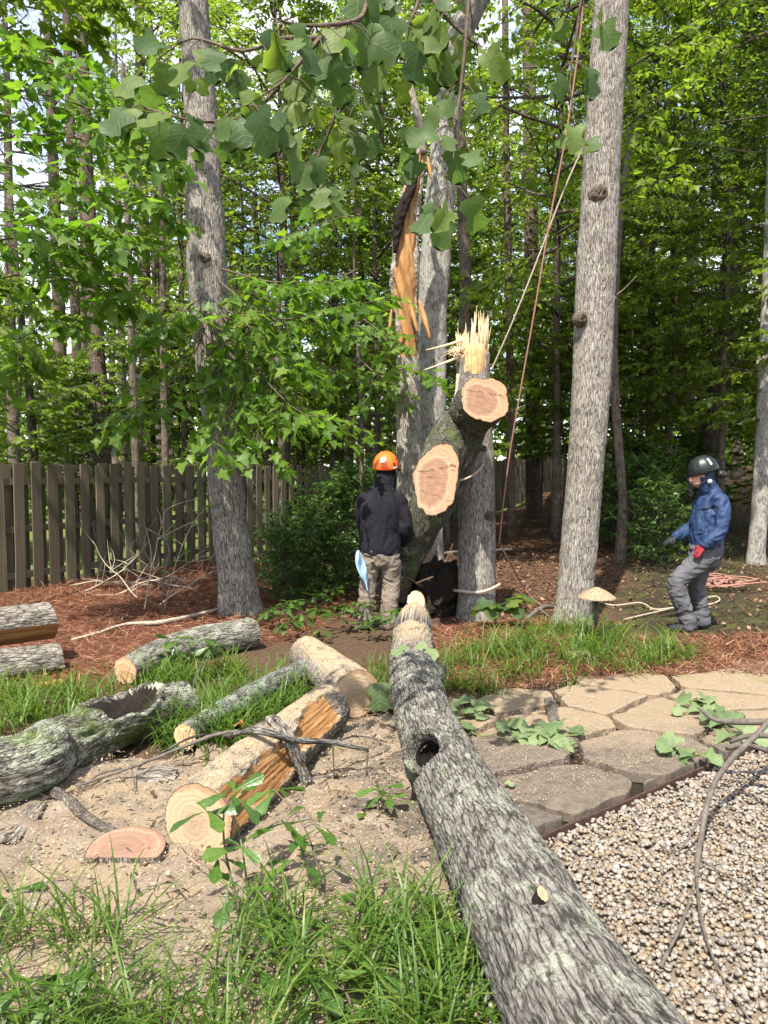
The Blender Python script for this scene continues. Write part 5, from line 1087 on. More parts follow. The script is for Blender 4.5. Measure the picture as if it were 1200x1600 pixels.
# ================================================================== GRASS
def grass(name, label, pts, L, W, seed, lean=.5, bend=1.4):
    r = np.random.default_rng(seed); n = len(pts); K = 6
    az = r.uniform(0, 2 * math.pi, n); l = L * r.uniform(.5, 1.25, n); ph0 = np.abs(r.normal(0, lean * .6, n)); ph1 = bend * r.uniform(.4, 1.5, n)
    P = np.column_stack([pts, np.zeros(n) - .01]); out = []; d = np.stack([np.cos(az), np.sin(az)], 1); tw = r.uniform(-.6, .6, n); s = np.stack([-np.sin(az + tw), np.cos(az + tw), 0 * az], 1)
    for k in range(K):
        t = k / (K - 1); w = W * r.uniform(.9, 1.1, n) * (.75 + .5 * t if t < .45 else max(0.03, 1.15 * (1 - t) / .6)); out.append(np.stack([P - s * w[:, None] / 2, P + s * w[:, None] / 2], 1))
        ph = ph0 + ph1 * t; P = P + np.column_stack([d * np.sin(ph)[:, None], np.cos(ph)]) * (l / (K - 1))[:, None]
    V = np.stack(out, 1).reshape(-1, 3); o = (np.arange(n) * K * 2)[:, None]; kk = np.arange(K - 1)[None] * 2
    Fq = np.stack([o + kk, o + kk + 1, o + kk + 3, o + kk + 2], -1).reshape(-1, 4)
    return tag(obj(name, mesh(name, V, [Fq], M_grass, True, {'lc': np.repeat(np.clip(r.normal(.5, .25, n), 0, 1), K * 2)})), label, 'grass', kind='stuff')
def tufts(poly, n, per, rad, seed):
    r = np.random.default_rng(seed); c = scatter(poly, n); out = []
    for p in c: out.append(p + r.normal(0, rad, (int(per * r.uniform(.5, 1.5)), 2)))
    return np.vstack(out)
FG = [(-1.75, 2.66), (-1.0, 2.52), (-.6, 2.62), (-.2, 2.5), (.05, 2.62), (.25, 2.6), (.26, 2.2), (.22, 1.85), (-.9, 1.55), (-2.0, 1.75)]
grass('grass', 'bright arching grass in the foreground beside the long trunk', tufts(FG, 52, 24, .04, 1), .42, .0085, 1, .95, 2.0)
grass('grass', 'strappy grass round the path light along the flagstones', tufts(polypx((690, 1095), (690, 1040), (800, 1000), (900, 985), (1000, 1000), (1100, 1030), (1110, 1048), (960, 1058), (860, 1075), (760, 1092)), 75, 24, .05, 2), .44, .009, 2, .7, 2.5)
grass('grass', 'long grass between the mossy log and the branch log', tufts(polypx((250, 1170), (300, 1110), (420, 1080), (480, 1100), (420, 1150), (330, 1180)), 40, 26, .045, 3), .38, .0095, 3, .7, 2.0)
grass('grass', 'grass patch behind the mossy log', tufts(polypx((-120, 1165), (-120, 1090), (60, 1085), (150, 1075), (250, 1060), (330, 1045), (440, 1040), (450, 1060), (300, 1080), (140, 1110), (80, 1140)), 70, 24, .05, 4), .32, .0095, 4, .7, 1.9)
grass('grass', 'small grass tufts behind the short log beside the long trunk', tufts(polypx((560, 1125), (560, 1040), (605, 1030), (612, 1120)), 14, 24, .04, 5), .2, .006, 5)

# ------------------------------------------------------------------ oak sprigs in front
def sprig(name, label, stem, whorls, size, n=6, meshes=None, mat=None, cat='plant', r0=.006, spread=1.0, group=None):
    size = size * 1.15; whorls = [(t, of, m + 1) for t, of, m in whorls]
    o = thing(name, label, cat, tuple(stem[0]), group); tube_obj('stem', [(*p, r0 * (1 - .6 * k / (len(stem) - 1))) for k, p in enumerate(stem)], mat or M_twig, o, 7, .03)
    Q = spline([(*p, 0) for p in stem], n=40)[:, :3]; lv = Leaves(); r = np.random.default_rng(len(label) * 7 + n); g = Geo()
    for t, off, m in whorls:
        b = Q[int(t * (len(Q) - 1))]
        if off is not None:
            e = b + np.array(off); tube_obj('side_twig', [(*b, r0 * .6), (*((b + e) / 2 + [0, 0, .01]), r0 * .45), (*e, r0 * .3)], mat or M_twig, o, 5, n=5); b = e
        a0 = r.uniform(0, 6.28)
        for k in range(m):
            a = a0 + k * 2 * math.pi / m + r.normal(0, .3); yd = norm(np.array([math.cos(a) * spread, math.sin(a) * spread, r.uniform(-.45, .55)])); lv.add(b + r.normal(0, .006, 3), yd, np.array([0, 0, 1]) + r.normal(0, .35, 3), size * r.uniform(.7, 1.2))
    if g.n: pass
    lv.objects('leaf', meshes or LM_oak, o, 300); return o
def V3(*a): return np.array(a, float)
sprig('oak_sprig', 'slim oak sprig rising in front of the pale cut log face', [gp(385, 1530), at(375, 1430, 2.5), at(352, 1330, 2.55), at(350, 1270, 2.6), at(362, 1240, 2.62)], [(.45, (.02, -.02, .04), 2), (.62, (-.03, 0, .03), 2), (.72, (.05, .0, .02), 3), (.85, (-.06, .0, .03), 3), (.93, (.05, 0, .03), 3), (1, None, 4)], .105)
sprig('oak_sprig', 'broken oak sprig hanging over the sawdust right of the split log', [gp(505, 1480), at(505, 1400, 2.7), at(490, 1330, 2.75), at(468, 1280, 2.8), at(430, 1235, 2.9)], [(.35, (.05, 0, .0), 3), (.55, (-.06, 0, -.02), 4), (.7, (.06, -.02, .02), 4), (.82, (-.03, -.04, -.02), 4), (1, None, 5)], .11)
sprig('oak_seedling', 'small oak seedling with glossy leaves left of the knot hole', [gp(588, 1300), at(590, 1268, 3.4), at(592, 1235, 3.42)], [(.55, (-.04, 0, .0), 3), (.8, (.05, 0, .02), 4), (1, None, 5)], .10)
sprig('oak_rosette', 'glossy oak rosette against the side of the long trunk', [gp(672, 1530), at(664, 1480, 2.42), at(656, 1440, 2.46)], [(.6, (.05, -.03, 0), 6), (.8, (-.04, -.03, .02), 6), (1, None, 9)], .135)
sprig('oak_rosette', 'glossy oak leaves low in the foreground grass, beneath the tall sprigs', [gp(560, 1640), at(545, 1560, 2.15), at(520, 1520, 2.2)], [(.4, (.08, 0, .02), 5), (.7, (-.1, .02, .03), 5), (.8, (.1, -.02, .05), 5), (1, None, 7)], .115)
sprig('oak_rosette', 'dark oak leaves at the outer corner of the foreground grass', [gp(15, 1660), at(30, 1590, 2.05), at(45, 1540, 2.1)], [(.5, (-.08, 0, .03), 6), (.75, (.08, .0, .02), 6), (1, None, 8)], .115)
sprig('oak_rosette', 'oak leaves pressed under the trunk beside the few loose pebbles', [gp(725, 1590), at(722, 1565, 2.2), at(716, 1530, 2.25)], [(.6, (.03, -.03, 0), 5), (1, None, 7)], .11)
sprig('oak_sprig', 'leaning oak sprig with narrow leaves inside the foreground grass', [gp(430, 1610), at(430, 1530, 2.25), at(445, 1480, 2.35), at(450, 1440, 2.45)], [(.5, (-.07, 0, .02), 4), (.75, (.07, 0, .01), 4), (1, None, 6)], .11)
for x, y, s, lab in [(430, 985, .12, 'leafy oak shoots at the foot of the shrubs beside the fence-side tree'), (500, 960, .13, 'leafy oak shoots at the left boot of the man in black'), (545, 985, .12, 'broad green leaves on the ground behind the short log'), (470, 1000, .12, 'fallen leafy twigs before the shrubs, above the grass patch'), (590, 1000, .11, 'leafy shoots between the short log and the long trunk')]:
    b = np.array(gp(x, y)); sprig('leafy_shoot', lab, [b, b + [.05, 0, .12], b + [.02, -.05, .26]], [(.2, (.16, -.05, .05), 6), (.35, (-.18, .02, .06), 6), (.5, (.1, .12, .08), 6), (.6, (-.1, -.12, .07), 6), (.8, (.12, 0, .1), 6), (1, None, 7)], s)
for x, y, lab in [(770, 985, 'broad-leaved green shoot at the foot of the snapped tree'), (690, 960, 'bright single-leaf tulip seedling beside the trunk stub')]:
    b = np.array(gp(x, y)); sprig('tulip_seedling', lab, [b, b + [.03, 0, .12], b + [-.01, 0, .25]], [(.5, (.18, -.02, .1), 3), (.7, (-.12, 0, .06), 3), (.9, (.25, -.05, .12), 3), (1, None, 3)] if x > 700 else [(.6, (.1, 0, .04), 2), (1, None, 2)], .15 if x > 700 else .13, meshes=LM_tulip, mat=M_stem)
sprig('oak_sprig', 'leafy oak twig lying over the grey log', [np.array(gp(300, 1062)), np.array(at(290, 1030, 5.9)), np.array(at(262, 1008, 5.9)), np.array(at(330, 1010, 5.8))], [(.3, (-.08, 0, .05), 5), (.5, (.1, 0, .04), 5), (.7, (-.05, -.05, .04), 5), (.85, (.06, 0, .05), 5), (1, None, 6)], .12)

# tulip leaves fallen on the patio and logs
def fallen(label, spots, z0, size, tw=None):
    b = np.array(gp(*spots[0][:2], z0)); o = thing('fallen_leafy_twig', label, 'leafy twig', tuple(b)); lv = Leaves(); g = Geo(); r = np.random.default_rng(int(spots[0][0]))
    P = [np.array(gp(x, y, z0 + .01)) for x, y in spots]
    tube(g, [(*p, .005) for p in P], 6, step=.04); Q = spline([(*p, 0) for p in P], n=30)[:, :3]
    for k in range(tw or 14):
        q = Q[int(r.random() * (len(Q) - 1))]; a = r.uniform(0, 6.28); yd = V3(math.cos(a), math.sin(a), r.uniform(-.05, .4)); e = q + norm(yd) * r.uniform(.01, .07) + [0, 0, r.uniform(.0, .03)]
        tube(g, [(*q, .002), (*e, .0015)], 4, cap=False); lv.add(e, yd, V3(0, -.25, 1) + r.normal(0, .35, 3), size * r.uniform(.65, 1.2))
    obj('twig', g.mesh('twig', M_stem), o); lv.objects('leaf', LM_fal, o, 300)
fallen('wilted tulip-tree leaves strewn on the flagstones beside the long trunk', [(722, 1140), (760, 1150), (800, 1140), (850, 1150), (910, 1148)], .04, .135, 22)
fallen('wilted leaves under the grass edge right of the long trunk', [(705, 1120), (735, 1115), (750, 1095)], .04, .13, 9)
fallen('pale tulip-tree leaves around the broken branch by the gravel edge', [(1060, 1110), (1100, 1105), (1130, 1130), (1150, 1150)], .05, .14, 20)
fallen('few wilted leaves lying flat near the gravel edging', [(1040, 1160), (1075, 1180), (1110, 1175)], .035, .12, 6)
def one_leaf(label, p, yd, upv, size, m=None):
    lv = Leaves(); lv.add(np.array(p), V3(*yd), V3(*upv), size); o = bpy.data.objects.new('fallen_leaf', (m or LM_fal)[0]); link(o); o.matrix_basis = Matrix([[*(lv.R[0][a] * size), lv.p[0][a]] for a in range(3)] + [[0, 0, 0, 1]]); tag(o, label, 'leaf'); return o
tl = thing('fallen_leafy_twig', 'three pale lobed leaves lying on top of the long trunk', 'leafy twig', tuple(at(640, 1005, 5.6))); lv = Leaves(); b = np.array(at(643, 1012, 5.4)); g = Geo()
for a, s in ((-2.4, .15), (-.5, .19), (-1.4, .18)): yd = V3(math.cos(a), math.sin(a) * .8, -.12); lv.add(b + yd * .03, yd, V3(0, -.35, 1), s)
tube(g, [(*at(612, 1065, 5.0), .004), (*at(620, 1030, 5.2), .004), (*b, .003)], 5, n=8); obj('twig', g.mesh('twig', M_twig), tl); lv.objects('leaf', LM_fal, tl)
one_leaf('large pale leaf hanging beside the cut face of the short log', at(592, 1068, 4.9), (.1, -.4, -1), (.2, -1, .3), .2)
one_leaf('single pale leaf on the flagstone near the fallen leaf trail', gp(1035, 1150, .05), (.5, -.6, .05), (0, -.2, 1), .14)
one_leaf('yellow-green leaf caught in the grass behind the branch log', at(258, 1140, 4.5), (.2, -.3, -.8), (.2, -1, .5), .13, LM_maple)
one_leaf('dark green leaf on the sawdust at the grass border', gp(12, 1395, .06), (1, .5, .1), (0, -.1, 1), .14, LM_oak)
one_leaf('small green leaf fallen on the dusty flagstone below the moss', gp(790, 1222, .05), (.6, -.5, .05), (0, -.2, 1), .05)

# ------------------------------------------------------------------ broken branch on the gravel, dead brush
br = stick('broken_branch', 'grey forked broken branch lying over the gravel beside the edging', [(*at(1240, 1080, 3.9), .012), (*at(1190, 1140, 3.6), .012), (*at(1140, 1190, 3.4), .0115), (*at(1110, 1240, 3.2), .0105), (*at(1092, 1330, 2.95), .009), (*at(1085, 1385, 2.85), .007), (*gp(1062, 1450, .03), .005), (*gp(1032, 1510, .02), .005)], M_grey, 'branch', 10, .02,
           side_twigs=([(*at(1088, 1370, 2.88), .006), (*gp(1096, 1440, .04), .005), (*gp(1125, 1520, .03), .004), (*gp(1175, 1600, .02), .003)], [(*at(1250, 1125, 3.7), .018), (*at(1180, 1128, 3.7), .018), (*at(1120, 1125, 3.75), .014), (*at(1090, 1105, 3.8), .008)], [(*at(1230, 1150, 3.5), .016), (*at(1170, 1150, 3.6), .015), (*at(1140, 1160, 3.65), .01)], [(*at(1105, 1260, 3.15), .006), (*gp(1060, 1330, .05), .004), (*gp(1030, 1320, .03), .003)], [(*at(1090, 1340, 2.95), .006), (*gp(1140, 1370, .03), .004), (*gp(1195, 1400, .02), .002)], [(*at(1220, 1180, 3.3), .014), (*at(1170, 1165, 3.5), .012), (*at(1135, 1170, 3.6), .01)]))
rb = np.random.default_rng(31)
def dead(label, x, y, ang, L, mat=M_pale, r0=.011, lift=.35, n=9):
    b = np.array(gp(x, y, .02)); o = thing('dead_branch', label, 'dead branch', tuple(b), 'dead branches heaped before the fence')
    d = norm(V3(math.cos(ang), .25 * math.sin(ang * 3), lift)); P = [b]
    for k in range(7): d = norm(d + rb.normal(0, .14, 3) + [0, 0, -.02]); P.append(P[-1] + d * L / 7)
    P = np.array(P); tube_obj('stem', np.column_stack([P, np.linspace(r0, .003, 8)]), mat, o, 6, .04)
    for k in range(n):
        q = P[rb.integers(1, 8)]; e = norm(rb.normal(0, 1, 3) * [1, .6, .8] + d * .8 + [0, 0, .25]); l = L * rb.uniform(.18, .45); m_ = q + e * l * .5 + rb.normal(0, .03, 3); f = q + e * l + [0, 0, .05 * rb.normal()]; f[2] = max(f[2], .02)
        tube_obj('twig', [(*q, r0 * .5), (*m_, r0 * .38), (*f, .0015)], mat, o, 5, .04)
for x, y, a, L, lf, lb in [(130, 925, .25, 1.2, .35, 'pale dead branch arching low at the fence end of the brush heap'), (110, 915, .1, 1.3, .5, 'longest pale dead branch of the brush heap, against the fence boards'), (215, 935, 2.6, 1.0, .6, 'pale dead branch leaning back towards the firewood stack'), (225, 955, 1.1, 1.2, 1.2, 'tallest upright dead branch in the brush heap'), (250, 945, .5, .9, .7, 'short dead branch beside the upright dark stem'), (180, 930, .4, 1.1, .45, 'forked dead branch in the middle of the brush heap'), (300, 920, 2.9, 1.0, .3, 'dead branch nearest the sturdy fence-side trunk'), (150, 930, 0, 1.0, .15, 'dead branch lying flat on the pine straw under the brush')]:
    dead(lb, x, y, a, L, lift=lf)
stick('dark_stem', 'upright thin dark stem rising out of the dead brush', [pz(252, 968, 0, .009), (*at(256, 900, 8.0), .008), (*at(262, 850, 8.0), .007), (*at(210, 815, 8.0), .003)], M_grey, 'stick')
sprig('wild_sapling', 'small yellow-green sapling growing out of the dead brush by the fence', [gp(255, 960), at(275, 880, 8.1), at(300, 820, 8.1), at(325, 790, 8.1)], [(.4, (-.1, 0, .05), 5), (.55, (.1, 0, .08), 5), (.65, (-.15, 0, .1), 5), (.8, (.12, 0, .05), 5), (.9, (-.1, 0, .08), 5), (1, None, 6)], .07, meshes=lm('leaf', L_ovate, M_leaf_map), mat=M_pale)

# ================================================================== PEOPLE
def etube(pts, side=(1, 0, 0), seg=18):
    """closed tube with oval sections: rows (x,y,z,ra,rb); ra along side"""
    P = spline(pts, step=.035); T, S, U = frames(P[:, :3], side); th = np.linspace(0, 2 * math.pi, seg, endpoint=False)
    rows, sc = [], []
    for e, k in ((0, .75), (0, .93)): rows.append((0, -P[0, 4] * (.42 if k < .9 else .22), k))
    V = []
    def ring(i, off, k): V.append(P[i, :3] + T[i] * off + k * (P[i, 3] * np.cos(th)[:, None] * S[i] + P[i, 4] * np.sin(th)[:, None] * U[i]))
    m = min(P[0, 3], P[0, 4]); ring(0, -m * .55, .35); ring(0, -m * .4, .7); ring(0, -m * .2, .9)
    for i in range(len(P)): ring(i, 0, 1)
    m = min(P[-1, 3], P[-1, 4]); ring(-1, m * .2, .9); ring(-1, m * .4, .7); ring(-1, m * .55, .35)
    n = len(V); V = np.vstack(V); i = np.arange(n - 1)[:, None] * seg; j = np.arange(seg)[None]
    F4 = np.stack([i + j, i + (j + 1) % seg, i + seg + (j + 1) % seg, i + seg + j], -1).reshape(-1, 4).tolist()
    return V, F4 + [list(range(seg))[::-1], list(range((n - 1) * seg, n * seg))]
def ball(c, r, seg=16):
    V, Fs = [], []
    for i in range(1, seg // 2):
        a = math.pi * i / (seg // 2)
        for j in range(seg): b = 2 * math.pi * j / seg; V.append((c[0] + r[0] * math.sin(a) * math.cos(b), c[1] + r[1] * math.sin(a) * math.sin(b), c[2] + r[2] * math.cos(a)))
    k = seg // 2 - 1; V += [(c[0], c[1], c[2] + r[2]), (c[0], c[1], c[2] - r[2])]
    for i in range(k - 1):
        for j in range(seg): Fs.append([i * seg + j, (i + 1) * seg + j, (i + 1) * seg + (j + 1) % seg, i * seg + (j + 1) % seg])
    for j in range(seg): Fs += [[k * seg, j, (j + 1) % seg], [k * seg + 1, (k - 1) * seg + (j + 1) % seg, (k - 1) * seg + j]]
    return np.array(V), Fs
def organic(name, pieces, mats, parent, vox=.012, smooth=6, folds=0.0, fscale=(9, 9, 5), matf=None, cutz=None, seed=0.0):
    """union of overlapping closed pieces grown into one skin"""
    V, Fs, n = [], [], 0
    for v, f in pieces: V += [tuple(q) for q in v]; Fs += [[a + n for a in q] for q in f]; n += len(v)
    me = bpy.data.meshes.new(name); me.from_pydata(V, [], Fs); me.update()
    o = bpy.data.objects.new(name, me); C.objects.link(o)
    m = o.modifiers.new('r', 'REMESH'); m.mode = 'VOXEL'; m.voxel_size = vox; m.use_smooth_shade = True
    m = o.modifiers.new('s', 'SMOOTH'); m.factor = .5; m.iterations = smooth
    dg = bpy.context.evaluated_depsgraph_get(); me2 = bpy.data.meshes.new_from_object(o.evaluated_get(dg))
    bpy.data.objects.remove(o); bpy.data.meshes.remove(me); me2.name = name
    N = len(me2.vertices); co = np.zeros(N * 3, np.float32); me2.vertices.foreach_get('co', co); co = co.reshape(-1, 3).astype(float)
    if folds:
        nr = np.zeros(N * 3, np.float32); me2.vertices.foreach_get('normal', nr); nr = nr.reshape(-1, 3)
        w = fbm(co * np.array(fscale) * .5 + seed, 2); f = fbm(co * np.array(fscale) + w[:, None] * 1.3 + seed, 3)
        co = co + nr * ((1 - np.abs(f) * 2.2) * folds)[:, None]; me2.vertices.foreach_set('co', co.astype(np.float32).ravel())
    me2.materials.clear()
    for q in (mats if isinstance(mats, list) else [mats]): me2.materials.append(q)
    if matf is not None:
        me2.polygons.foreach_set('material_index', np.array([matf(p.center) for p in me2.polygons], np.int32))
    me2.polygons.foreach_set('use_smooth', np.ones(len(me2.polygons), bool)); me2.update()
    o = bpy.data.objects.new(name, me2); link(o, parent); return o
def fabric(name, col, rough=.85, weave=400, spec=.2, var=.3, sheen=.0):
    M = Mat(name); o = M.n('TexCoord').outputs['Object']; n1, n2 = M.noise(o, 6, 4), M.noise(o, weave, 2)
    c = M.mix(M.ramp(n1, [(.3, 0.0), (.7, 1.0)]), tuple(x * (1 - var) for x in col), tuple(min(1, x * (1 + var)) for x in col))
    c = M.mix(M.math('MULTIPLY', n2, .25), c, tuple(x * .5 for x in col))
    return M.done(c, rough, M.bump(M.math('ADD', n2, M.math('MULTIPLY', M.noise(M.scale(o, (30, 30, 60)), 1, 3), 2)), .004, .5), spec)
F_black, F_pants, F_blue, F_grey = fabric('black_fleece', (.010, .0095, .013), .9), fabric('khaki_trousers', (.17, .135, .105), .9), fabric('blue_jacket', (.014, .033, .088), .6, 300, .3), fabric('grey_trousers', (.088, .086, .093), .85)
F_rag, F_red, F_dark = fabric('blue_rag', (.30, .43, .53), .85), fabric('red_glove', (.23, .022, .028), .75), fabric('dark_boot', (.022, .022, .026), .7)
SKIN = plain_mat('skin', (.42, .22, .15), .5, .35, .12, 20)
P_orange, P_white, P_black, P_green = plain_mat('orange_shell', (.80, .115, .016), .38, .4, .05, 5), plain_mat('reflective_patch', (.72, .66, .6), .35, .5, .1, 9), plain_mat('black_plastic', (.012, .012, .013), .4, .4, .2, 9), plain_mat('dark_shell', (.007, .010, .0095), .42, .35, .25, 9)
def fingers(wrist, d, palm_n, L=.095, curl=.6, thumb=1):
    """palm and five bent fingers of unequal length"""
    d, pn_ = norm(np.array(d, float)), norm(np.array(palm_n, float)); s = norm(np.cross(d, pn_)); w = np.array(wrist, float); P = []
    c = w + d * .045; P.append(etube([(*(w - d * .02), .028, .02), (*c, .04, .017), (*(w + d * .085), .042, .014)], s, 14))
    for k, (off, l) in enumerate(((-.031, .062), (-.011, .075), (.011, .07), (.031, .055))):
        b = w + d * .08 + s * off; d1 = norm(d + pn_ * curl * .5); d2 = norm(d + pn_ * curl * 1.4); d3 = norm(d * .6 + pn_ * curl * 2.2)
        p1 = b + d1 * l * .45; p2 = p1 + d2 * l * .33; p3 = p2 + d3 * l * .25; P.append(etube([(*b, .0105, .0105), (*p1, .0098, .0098), (*p2, .009, .009), (*p3, .0078, .0078)], s, 10))
    b = w + d * .025 - s * thumb * .032; p1 = b + norm(d * .6 - s * thumb * .8 + pn_ * .3) * .042; p2 = p1 + norm(d + pn_ * .5) * .032; P.append(etube([(*b, .014, .014), (*p1, .012, .012), (*p2, .009, .009)], s, 10))
    return P
def dome(name, c, r, mat, parent, zmin=-.15, tilt=0.0, ridge=0.0, squash=1.0, seg=48, rows=22, brim=0.0, fwd=(0, 1)):
    """helmet shell with thickness; fwd is where the brim points"""
    th = np.linspace(0, 2 * math.pi, seg, endpoint=False); V = []; fx, fy = fwd
    ph = np.linspace(math.asin(max(-1, zmin)), math.pi / 2 - .01, rows)
    for inner in (1.0, .93):
        for p in ph:
            for t in th:
                x, y, z = math.cos(p) * math.cos(t), math.cos(p) * math.sin(t), math.sin(p); f = x * fx + y * fy
                b = brim * max(0, f - .55) * max(0, 1 - (z - zmin) / .3) if inner == 1 else 0
                k = inner * (1 + ridge * math.cos(t * 6) * (1 - z) * .5 + .02 * math.cos(12 * t) * (z > .2))
                V.append((x * r[0] * k + fx * b, y * r[1] * k + fy * b, z * r[2] * inner))
    V = np.array(V); R = Matrix.Rotation(tilt, 3, Vector((-fy, fx, 0))); V = V @ np.array(R).T + np.array(c)
    F4 = []
    for q in range(2):
        o = q * rows * seg
        for i in range(rows - 1):
            for j in range(seg):
                f = [o + i * seg + j, o + i * seg + (j + 1) % seg, o + (i + 1) * seg + (j + 1) % seg, o + (i + 1) * seg + j]; F4.append(f if q == 0 else f[::-1])
    F4 += [[j, rows * seg + j, rows * seg + (j + 1) % seg, (j + 1) % seg] for j in range(seg)]
    caps = [list(range((rows - 1) * seg, rows * seg))]
    me = bpy.data.meshes.new(name); me.from_pydata([tuple(v) for v in V], [], F4 + caps); me.materials.append(mat); me.polygons.foreach_set('use_smooth', np.ones(len(me.polygons), bool)); me.update()
    o = bpy.data.objects.new(name, me); link(o, parent); return o, R
def patch(name, c, r, mat, parent, R, t0, t1, p0, p1, k=1.02, n=8):
    V = [];
    for kk in (k, k - .012):
        for a in np.linspace(p0, p1, n):
            for t in np.linspace(t0, t1, n): V.append((math.cos(a) * math.cos(t) * r[0] * kk, math.cos(a) * math.sin(t) * r[1] * kk, math.sin(a) * r[2] * kk))
    V = np.array(V) @ np.array(R).T + np.array(c); Fq = [[i * n + j, i * n + j + 1, (i + 1) * n + j + 1, (i + 1) * n + j] for i in range(n - 1) for j in range(n - 1)]
    Fq += [[a + n * n for a in f][::-1] for f in Fq]
    return obj(name, mesh(name, V, [np.array(Fq)], mat), parent, True)
def head(c, f, tilt=0.0):
    """skull, jaw, nose, ears; f is the facing direction"""
    f = norm(np.array(f, float)); s = norm(np.cross(f, [0, 0, 1])); u = np.cross(s, f); c = np.array(c)
    def b(fo, si, up_, r): v, q = ball((0, 0, 0), r); M_ = np.stack([s, f, u], 1); return v @ M_.T + c + f * fo + s * si + u * up_, q
    return [b(-.015, 0, .03, (.076, .096, .10)), b(.03, 0, -.045, (.058, .066, .075)), b(.098, 0, -.012, (.014, .02, .026)), b(.085, 0, -.062, (.024, .014, .011)), b(.086, 0, .022, (.05, .016, .012)), b(-.01, .08, -.01, (.012, .02, .032)), b(-.01, -.08, -.01, (.012, .02, .032))]

# ------------------------------------------------------------------ man in black, seen from behind
b0 = gp(597, 982); pm = thing('person', 'person in black hoodie, khaki trousers and orange helmet, seen from behind', 'person', (b0.x, b0.y, 0))
W = lambda px, py, y=0.0: ((px - 597) / 146, y, (982 - py) / 146)
legs_m = [etube([(-.10, 0, .84, .10, .12), (-.13, .01, .70, .105, .115), (-.145, .02, .48, .085, .09), (-.165, .0, .28, .082, .085), (-.18, -.01, .10, .078, .085), (-.185, -.01, .045, .075, .09)]), etube([(.06, 0, .84, .10, .12), (.085, .01, .70, .108, .115), (.095, .03, .48, .088, .092), (.08, .0, .28, .085, .088), (.06, -.03, .10, .08, .088), (.055, -.03, .045, .078, .092)])]
organic('body', [etube([(-.02, .02, .82, .13, .10), (-.01, .02, 1.05, .14, .10), (0, .02, 1.3, .15, .10), (.01, .02, 1.42, .10, .08), (.02, .03, 1.52, .055, .06), (.03, .04, 1.6, .055, .06)]), etube([(.14, .02, 1.34, .05, .05), (.22, -.02, 1.15, .04, .04), (.235, -.02, 1.04, .04, .04), (.215, .18, .90, .03, .03)]), etube([(-.14, .03, 1.34, .05, .05), (-.19, .08, 1.15, .04, .04), (-.185, .13, 1.05, .04, .04), (-.12, .30, .98, .03, .03)]), etube([(-.10, 0, .84, .07, .07), (-.13, .01, .70, .07, .07), (-.145, .02, .48, .055, .055), (-.165, 0, .28, .05, .05), (-.18, -.01, .06, .045, .05)]), etube([(.06, 0, .84, .07, .07), (.085, .01, .70, .07, .07), (.095, .03, .48, .055, .055), (.08, 0, .28, .05, .05), (.06, -.03, .06, .045, .05)])] + head((.035, .06, 1.635), (.15, 1, -.25)) + fingers((.215, .19, .89), (0, .75, -.65), (-1, 0, -.2), curl=.7, thumb=-1) + fingers((-.12, .31, .975), (.5, .8, -.2), (.3, -.3, -1), curl=.7), SKIN, pm, .011, 4)
organic('hoodie', [etube([(-.025, 0, .79, .20, .14), (-.025, 0, .86, .212, .15), (-.02, .0, 1.05, .215, .15), (-.01, -.005, 1.22, .222, .155), (.0, .0, 1.33, .205, .14), (.01, .01, 1.42, .155, .11), (.025, .02, 1.49, .105, .095), (.03, .03, 1.55, .098, .095)]), etube([(.14, .01, 1.37, .085, .085), (.195, .0, 1.27, .085, .085), (.225, -.02, 1.15, .077, .08), (.24, -.03, 1.04, .07, .072), (.235, .07, .965, .064, .064), (.222, .17, .90, .052, .052)]), etube([(-.14, .02, 1.37, .085, .085), (-.19, .03, 1.27, .085, .085), (-.195, .08, 1.15, .076, .08), (-.185, .13, 1.05, .068, .07), (-.15, .22, 1.01, .06, .06), (-.12, .29, .98, .05, .05)])], F_black, pm, .011, 7, .012, (7, 7, 4), seed=3)
organic('hood', [etube([(.025, .02, 1.46, .11, .10), (.03, .03, 1.54, .115, .112), (.04, .055, 1.62, .108, .118), (.04, .06, 1.70, .085, .10)])], F_black, pm, .01, 5, .006, (9, 9, 14))
organic('trousers', legs_m + [etube([(-.025, 0, .90, .175, .13), (-.025, -.005, .80, .19, .14), (-.02, 0, .70, .175, .125)])], F_pants, pm, .011, 6, .013, (6, 6, 9), seed=8)
for sx_, nm in ((-.185, 'boot'), (.055, 'boot')):
    organic(nm, [etube([(sx_, -.06, .05, .05, .045), (sx_, .05, .05, .052, .042), (sx_, .17, .04, .045, .032)]), etube([(sx_, -.02, .05, .05, .06), (sx_, -.02, .16, .055, .065)])], F_dark, pm, .01, 4)
hc, hr = (.04, .055, 1.69), (.135, .16, .165)
sh, R = dome('helmet', hc, hr, P_orange, pm, -.12, -.12, 0, brim=.05, fwd=(.15, .99))
patch('reflective_patch', hc, hr, P_white, sh, R, -2.05, -1.62, .35, .72); patch('vent', hc, hr, P_black, sh, R, -.95, -.78, .1, .32); patch('reflective_patch', hc, hr, P_white, sh, R, -1.0, -.55, -.02, .08); patch('vent', hc, hr, P_black, sh, R, -2.75, -2.6, .1, .3); patch('vent', hc, hr, P_black, sh, R, -.4, -.2, .5, .62)
tube_obj('ear_clip', [(*(np.array(b0) + [.165, .05, 1.66]), .016), (*(np.array(b0) + [.195, .06, 1.66]), .012)], P_black, sh, 8)
